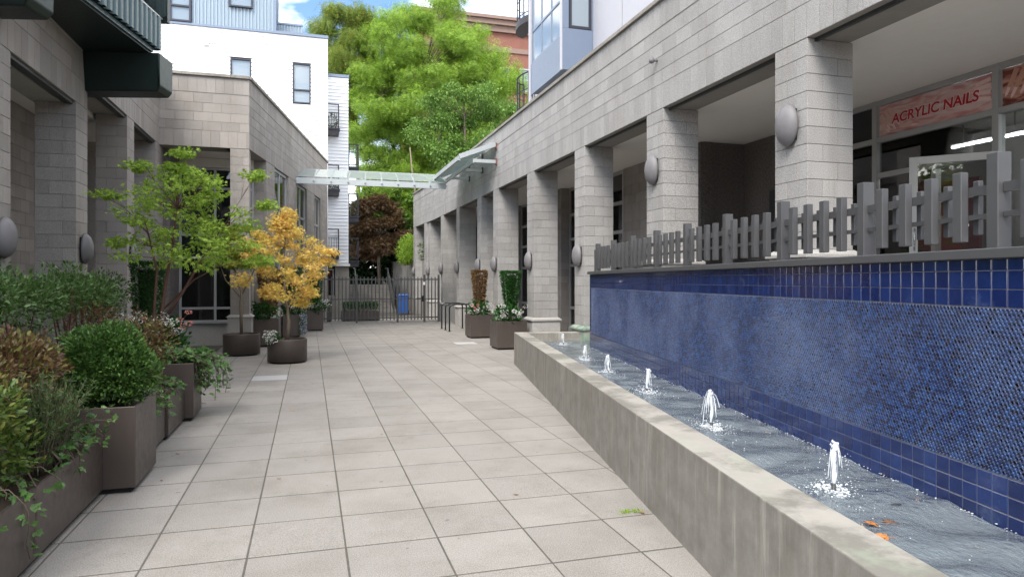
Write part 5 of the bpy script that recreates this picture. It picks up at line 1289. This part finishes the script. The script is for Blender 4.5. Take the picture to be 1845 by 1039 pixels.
# ------------------------------------------------------------------ trees
def tree(name, label, base, trunk, clumps, leaf, lm, bark, group=None, spread=.35, droop=.1, tw=True, limb_from=(.35, .95), limb_r=.35):
    """trunk: list of (points, r0, r1); clumps: (centre, radii, n); leaf: (shape, size)"""
    t = thing(name, label, 'tree', base, 0, group); b0 = Vector(base); m = MB(); poly = []
    for (pts, r0, r1) in trunk:
        pts = [Vector(p)-b0 for p in pts]; n = len(pts); m.tube(pts, [r0+(r1-r0)*i/(n-1) for i in range(n)], 9)
        for i in range(n-1):
            for k in range(4): f = (i+k/4)/(n-1); poly.append((pts[i].lerp(pts[i+1], k/4), f, r0+(r1-r0)*f))
    Ps, Ds = [], []
    for (c, r, n) in clumps:
        c = Vector(c)-b0; cand = [q for q in poly if limb_from[0] <= q[1] <= limb_from[1]] or poly
        q = min(cand, key=lambda q: (q[0]-c).length+max(0, q[0].z-c.z)*1.5)
        lr = max(.006, q[2]*limb_r); k = curve(q[0], c, rnd.uniform(-.05, .12)*(c-q[0]).length, rnd.uniform(-.1, .1)*(c-q[0]).length*.5, 5)
        m.tube(k, [lr*(1-.75*i/5) for i in range(6)], 6)
        if tw:
            for s in range(4): e = c+Vector((rnd.uniform(-1, 1)*r[0], rnd.uniform(-1, 1)*r[1], rnd.uniform(-.5, .9)*r[2]))*.8; kk = curve(k[3], e, .03, 0, 3); m.tube(kk, [lr*.35, lr*.28, lr*.2, lr*.1], 5)
        P, D = blob(tuple(c), r, n, .15, .18); Ps.append(P); Ds.append(D*.8+np.array([0, 0, -droop])+rng.normal(0, spread, P.shape))
    m.build('trunk', bark, t, True)
    P, D = cat(*Ps), cat(*Ds); leaves('crown', P, D, leaf[1]*rng.uniform(.65, 1.25, len(P)), leaf[0], LM[lm], t, jitter=.55)
    return t
def pads(c, rx, ry, z0, z1, n, pr, pz, cnt, taper=.4):
    out = []
    for i in range(n):
        h_ = (i+.5)/n; a = i*2.4+rnd.uniform(-.3, .3); k = (1-taper*abs(h_-.35)*1.6); q = math.sqrt(rnd.uniform(.08, 1)); z = z0+(z1-z0)*h_
        s = rnd.uniform(.75, 1.2); out.append(((c[0]+math.cos(a)*rx*k*q, c[1]+math.sin(a)*ry*k*q, z), (pr*s, pr*s, pz*s), int(cnt*s)))
    return out
# green maple
mx_, my_ = -2.1, 11.3
b_ = (mx_, my_, .56)
cl_ = pads((mx_+.3, my_), 1.0, .8, 1.95, 3.4, 46, .25, .1, 72, .5)+[((mx_+.25, my_, 3.68), (.2, .2, .08), 160), ((mx_+.15, my_, 3.45), (.25, .2, .08), 200), ((mx_-.35, my_, 3.45), (.25, .2, .09), 200), ((mx_+1.3, my_-.2, 3.35), (.22, .2, .08), 160), ((mx_+1.45, my_-.2, 2.9), (.2, .2, .08), 170), ((mx_+1.1, my_, 2.3), (.3, .25, .1), 150), ((mx_-.62, my_, 2.3), (.16, .16, .08), 100), ((mx_-.75, my_, 3.0), (.26, .2, .07), 150), ((mx_+1.35, my_+.2, 2.05), (.24, .24, .09), 220)]
tree('maple_tree', 'bright green Japanese maple with red brown stems at left', b_,
     [([(mx_-.02, my_, .56), (mx_-.05, my_, 1.1), (mx_+.02, my_, 1.7), (mx_+.12, my_, 2.3), (mx_+.2, my_, 3.0)], .035, .012), ([(mx_-.1, my_+.05, .56), (mx_-.14, my_, 1.2), (mx_-.1, my_, 1.9), (mx_-.25, my_, 2.6)], .028, .01), ([(mx_+.0, my_, 1.15), (mx_+.25, my_, 1.55), (mx_+.55, my_-.05, 2.1), (mx_+.85, my_-.1, 2.6)], .026, .009), ([(mx_-.02, my_, 1.3), (mx_+.4, my_+.1, 1.75), (mx_+.8, my_+.2, 2.0)], .016, .007)],
     cl_, ('maple', .058), 'maple_green', 'bark_red', spread=.5, droop=.25, limb_r=.45)
# orange maples
ox, oy = -.45, 15.2
cl_ = pads((ox-.08, oy), 1.15, .8, 1.35, 3.0, 46, .25, .11, 115, .75)+[((ox, oy, 3.15), (.25, .2, .14), 260), ((ox-.1, oy, 3.0), (.3, .25, .15), 320), ((ox+.75, oy, 2.15), (.28, .2, .1), 240), ((ox-.8, oy-.1, 2.5), (.3, .25, .12), 300), ((ox+.45, oy-.2, 1.45), (.22, .2, .09), 200), ((ox+.85, oy-.1, 2.35), (.24, .2, .09), 200), ((ox+.3, oy-.1, 1.25), (.22, .2, .08), 180), ((ox-.35, oy-.1, 1.5), (.24, .2, .09), 200)]
tree('maple_tree', 'golden orange Japanese maple in the nearer round planter', (ox, oy, .47), [([(ox, oy, .47), (ox+.03, oy, .85), (ox-.0, oy, 1.15), (ox-.05, oy, 1.5), (ox-.08, oy, 2.1), (ox-.03, oy, 2.8)], .045, .01), ([(ox+.0, oy, 1.15), (ox-.3, oy, 1.5), (ox-.55, oy, 2.1)], .02, .008), ([(ox-.02, oy, 1.25), (ox+.3, oy, 1.7), (ox+.5, oy, 2.1)], .02, .008)], cl_, ('maple', .058), 'maple_orange', 'bark_pale', spread=.5, droop=.25, limb_r=.45)
qx, qy = -1.52, 17.0
cl_ = pads((qx-.05, qy), .85, .6, 2.0, 3.0, 20, .24, .09, 200, .5)+[((qx-.6, qy-.1, 2.95), (.3, .25, .13), 300), ((qx-.8, qy, 3.1), (.2, .2, .1), 160), ((qx+.2, qy-.2, 2.1), (.35, .25, .12), 380)]
tree('maple_tree', 'thin green and orange Japanese maple in the farther round planter', (qx, qy, .47), [([(qx, qy, .47), (qx-.02, qy, 1.2), (qx-.0, qy, 1.45), (qx-.15, qy, 2.0), (qx-.3, qy, 2.6)], .04, .012), ([(qx, qy, 1.4), (qx+.2, qy, 1.8), (qx+.4, qy, 2.3)], .022, .01), ([(qx-.03, qy, 1.35), (qx-.35, qy, 1.75), (qx-.5, qy, 2.2)], .02, .008)], cl_, ('maple', .058), 'maple_mid', 'bark_pale', spread=.5, droop=.25, limb_r=.45)
# tall locust behind
def crown(cx, cy, cz, rx, ry, rz, n, pr, cnt, zmin=-9, shell=.35):
    out = []
    for i in range(n):
        d = unit(rng.normal(0, 1, 3)); k = shell+(1-shell)*rnd.random()**.6
        p = (cx+d[0]*rx*k, cy+d[1]*ry*k, cz+d[2]*rz*k)
        if p[2] > zmin: s = rnd.uniform(.7, 1.3); out.append((p, (pr*s, pr*s, pr*s*.62), int(cnt*s)))
    return out
cl_ = crown(7.9, 46, 15.5, 5.0, 4.2, 6.8, 74, 1.05, 250)+crown(11.4, 45, 14.6, 2.9, 2.5, 5.0, 46, 1.1, 220)+crown(4.2, 45, 12.2, 1.9, 2, 4.0, 20, 1.0, 230)+crown(6.6, 44.5, 8.0, 2.9, 2, 2.4, 26, .85, 210)+[((3.6+.62*(k % 7)+rnd.uniform(-.2, .2), 44.6, 6.4+1.25*(k//7)+rnd.uniform(-.3, .3)), (.8, .7, .6), 210) for k in range(35)]+crown(5.7, 45, 17.5, 2.2, 2, 2.6, 12, 1.0, 220)
tree('locust_tree', 'tall feathery bright green tree rising behind the canopy', (7.3, 46, 0), [([(7.3, 46, 0), (7.2, 46, 4), (7.4, 46, 8), (7.2, 46, 12), (7.5, 46, 17)], .32, .1), ([(7.25, 46, 5), (6.0, 45.6, 8.5), (4.9, 45.2, 12), (4.5, 45, 14.5)], .2, .06), ([(7.4, 46, 8), (9, 45.6, 11), (10.2, 45.4, 14)], .18, .06)], cl_, ('frond', .52), 'locust', 'bark', spread=.45, droop=.9)
cl_ = crown(3.0, 48, 17.4, 2.7, 1.8, 4.2, 30, .8, 200)+[((2.4+rnd.uniform(-1.3, 1.6), 48, z), (.35, .35, .9), 150) for z in np.linspace(11.5, 17, 14)]
tree('birch_tree', 'yellowing drooping birch left of the tall bright tree', (3.4, 48.5, 0), [([(3.4, 48.5, 0), (3.3, 48.4, 7), (3.1, 48.2, 13), (3.0, 48, 19)], .2, .04)], cl_, ('strand', .7), 'birch', 'bark_pale', spread=.3, droop=1.1)
cl_ = crown(8.9, 38.5, 10.3, 3.3, 2.2, 2.9, 50, .75, 520)
tree('street_tree', 'mid green rounded tree behind the right parapet', (8.6, 38.5, 0), [([(8.6, 38.5, 0), (8.5, 38.5, 5), (8.7, 38.5, 9), (8.6, 38.5, 12)], .18, .05), ([(8.6, 38.5, 6.5), (9.6, 38.2, 8.8), (10.2, 38.2, 10.6)], .1, .03), ([(8.6, 38.5, 6), (7.6, 38.2, 8.4), (7.0, 38.2, 10)], .1, .03)], cl_, ('oval', .15), 'mid', 'bark', spread=.5, droop=.3)
cl_ = crown(4.0, 41.5, 5.0, 2.1, 1.6, 2.0, 34, .62, 420)
tree('purple_maple', 'dark red leaved maple behind the gate', (4.1, 41.5, 1.4), [([(4.1, 41.5, 1.4), (4.0, 41.5, 3), (4.1, 41.5, 5)], .12, .04)], cl_, ('maple', .16), 'purple', 'bark', spread=.5, droop=.3)
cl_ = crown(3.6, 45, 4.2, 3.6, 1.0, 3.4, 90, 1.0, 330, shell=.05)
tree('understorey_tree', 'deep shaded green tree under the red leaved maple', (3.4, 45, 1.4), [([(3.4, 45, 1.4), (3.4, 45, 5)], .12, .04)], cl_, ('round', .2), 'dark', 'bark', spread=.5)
cl_ = crown(6.4, 43.2, 6.3, 1.6, 1.0, 1.6, 18, .6, 300)
tree('street_tree', 'mid green tree between the red maple and the brick wall', (6.4, 43.2, 2.7), [([(6.4, 43.2, 2.7), (6.4, 43.2, 6)], .1, .04)], cl_, ('round', .17), 'mid', 'bark', spread=.5)
shrub('wall_shrub', 'bright green shrub on top of the retaining wall', 'shrub', (5.75, 38.5, 2.7), [([((5.55, 38.2, 3.5), (.8, .9, .85), 2600), ((5.3, 37.9, 3.0), (.6, .7, .4), 1100)], .13, 'oval', 'maple_green', .3, .4)], stemset((5.75, 38.5, 2.7), [(5.5, 38.2, 3.6), (5.9, 38.4, 3.7)], .03))
shrub('wall_shrub', 'darker green shrub on the retaining wall beside the end pillar', 'shrub', (5.95, 35.6, 2.7), [([((5.9, 35.4, 3.3), (.55, .8, .65), 2200)], .11, 'oval', 'mid', .3, .4)], stemset((5.95, 35.6, 2.7), [(5.9, 35.2, 3.4), (6, 35.8, 3.5)], .03))
MB().tube([(6.2, 38, 2.7), (5.95, 38, 5), (5.55, 38, 7.6), (5.4, 38, 9.2)], [.07, .06, .045, .03], 8).build('x', 'bark_pale', None, True)
ob_ = bpy.data.objects['x']; ob_.name = 'bare_trunk'; tag(ob_, 'slender leaning pale trunk in front of the brick wall', 'tree')

# trees at the street end behind the viewpoint, seen only as reflections in the shop glass
for (x, y, lbl, lm) in ((-3.5, -8, 'golden green tree at the street end of the court', 'birch'), (3.5, -11, 'leafy green tree at the street end of the court', 'mid')):
    tree('street_tree', lbl, (x, y, 0), [([(x, y, 0), (x+.1, y, 3), (x, y, 6)], .16, .05)], crown(x, y, 5.4, 2.6, 2.2, 2.6, 26, .8, 130), ('round', .2), lm, 'bark', spread=.5)

sb = thing('unseen_street_building', 'unseen low brown brick building across the street, added for the shop glass reflections', 'building', (0, -24, 0))  # unseen, added to replace white horizon in the shop glass and block low skylight
MB().box(-30, 30, -8, 0, 0, 8.5).build('wall', 'brick', sb); MB().box(-30.3, 30.3, -8.3, .3, 8.5, 8.9).build('cornice', 'brick_trim', sb)
for x in range(-28, 28, 4):
    for z in (1, 4.6): window(sb, 'x', .02, x, x+2.2, z, z+2.2, vs=[x+1.1], bar=.1, depth=.12, fm='frame', gm='glass_sky')

# ------------------------------------------------------------------ small things on the pavement
def gpt(px, py):
    u = (px-922.5)/1220; v = (505-py)/1220; t = -EYE/v; s, c = math.sin(YAW), math.cos(YAW); return Vector(((s+c*u)*t, (c-s*u)*t, .006))
for (px, py, sz, mt, lbl) in ((932, 892, .045, 'leaf_tan', 'curled tan leaf lying in the middle of the pavers'), (1160, 925, .045, 'leaf_orange', 'orange leaf on the pavers beside the grass tuft'), (503, 863, .035, 'leaf_tan', 'pale leaf on the pavers left of the middle'), (525, 740, .05, 'leaf_tan', 'tan leaf on the pavers below the round planter'), (289, 867, .03, 'leaf_brown', 'brown leaf on the pavers near the ball shrub planter'), (368, 727, .06, 'leaf_tan', 'pale leaf lying beside the ivy covered box'), (320, 818, .04, 'leaf_tan', 'tan leaf beside the low planters')):
    palm_leaf('fallen_leaf', gpt(px, py)+Vector((0, 0, .004)), sz, rnd.uniform(0, 6), mt, lbl, .25, group='leaves on the pavement')
p = gpt(1130, 923); tf = []; 
P = np.stack([rng.normal(0, .07, 90), rng.normal(0, .02, 90), np.zeros(90)], 1); D = np.stack([rng.normal(0, .4, 90), rng.normal(0, .4, 90), np.ones(90)], 1)
o = leaves('grass_tuft', P, D, rng.uniform(.02, .05, 90), 'blade', LM['maple_green'], None); o.location = (p.x, p.y, -.005); tag(o, 'small green grass tuft growing in a paver joint by the basin', kind='stuff')
P, D = [], []
for k in range(420):      # moss along the near joints
    i = rnd.choice((0, 1, 2, 3)); yy = 3.6+abs(rnd.gauss(0, 1.6)); P.append((-.375+PX*i+rnd.uniform(-.004, .004), yy, -.012)); D.append((rnd.gauss(0, .5), rnd.gauss(0, .5), 1))
o = leaves('joint_moss', P, D, rng.uniform(.006, .013, len(P)), 'oval', LM['feather'], None); tag(o, 'green moss growing in the paver joints', kind='stuff')
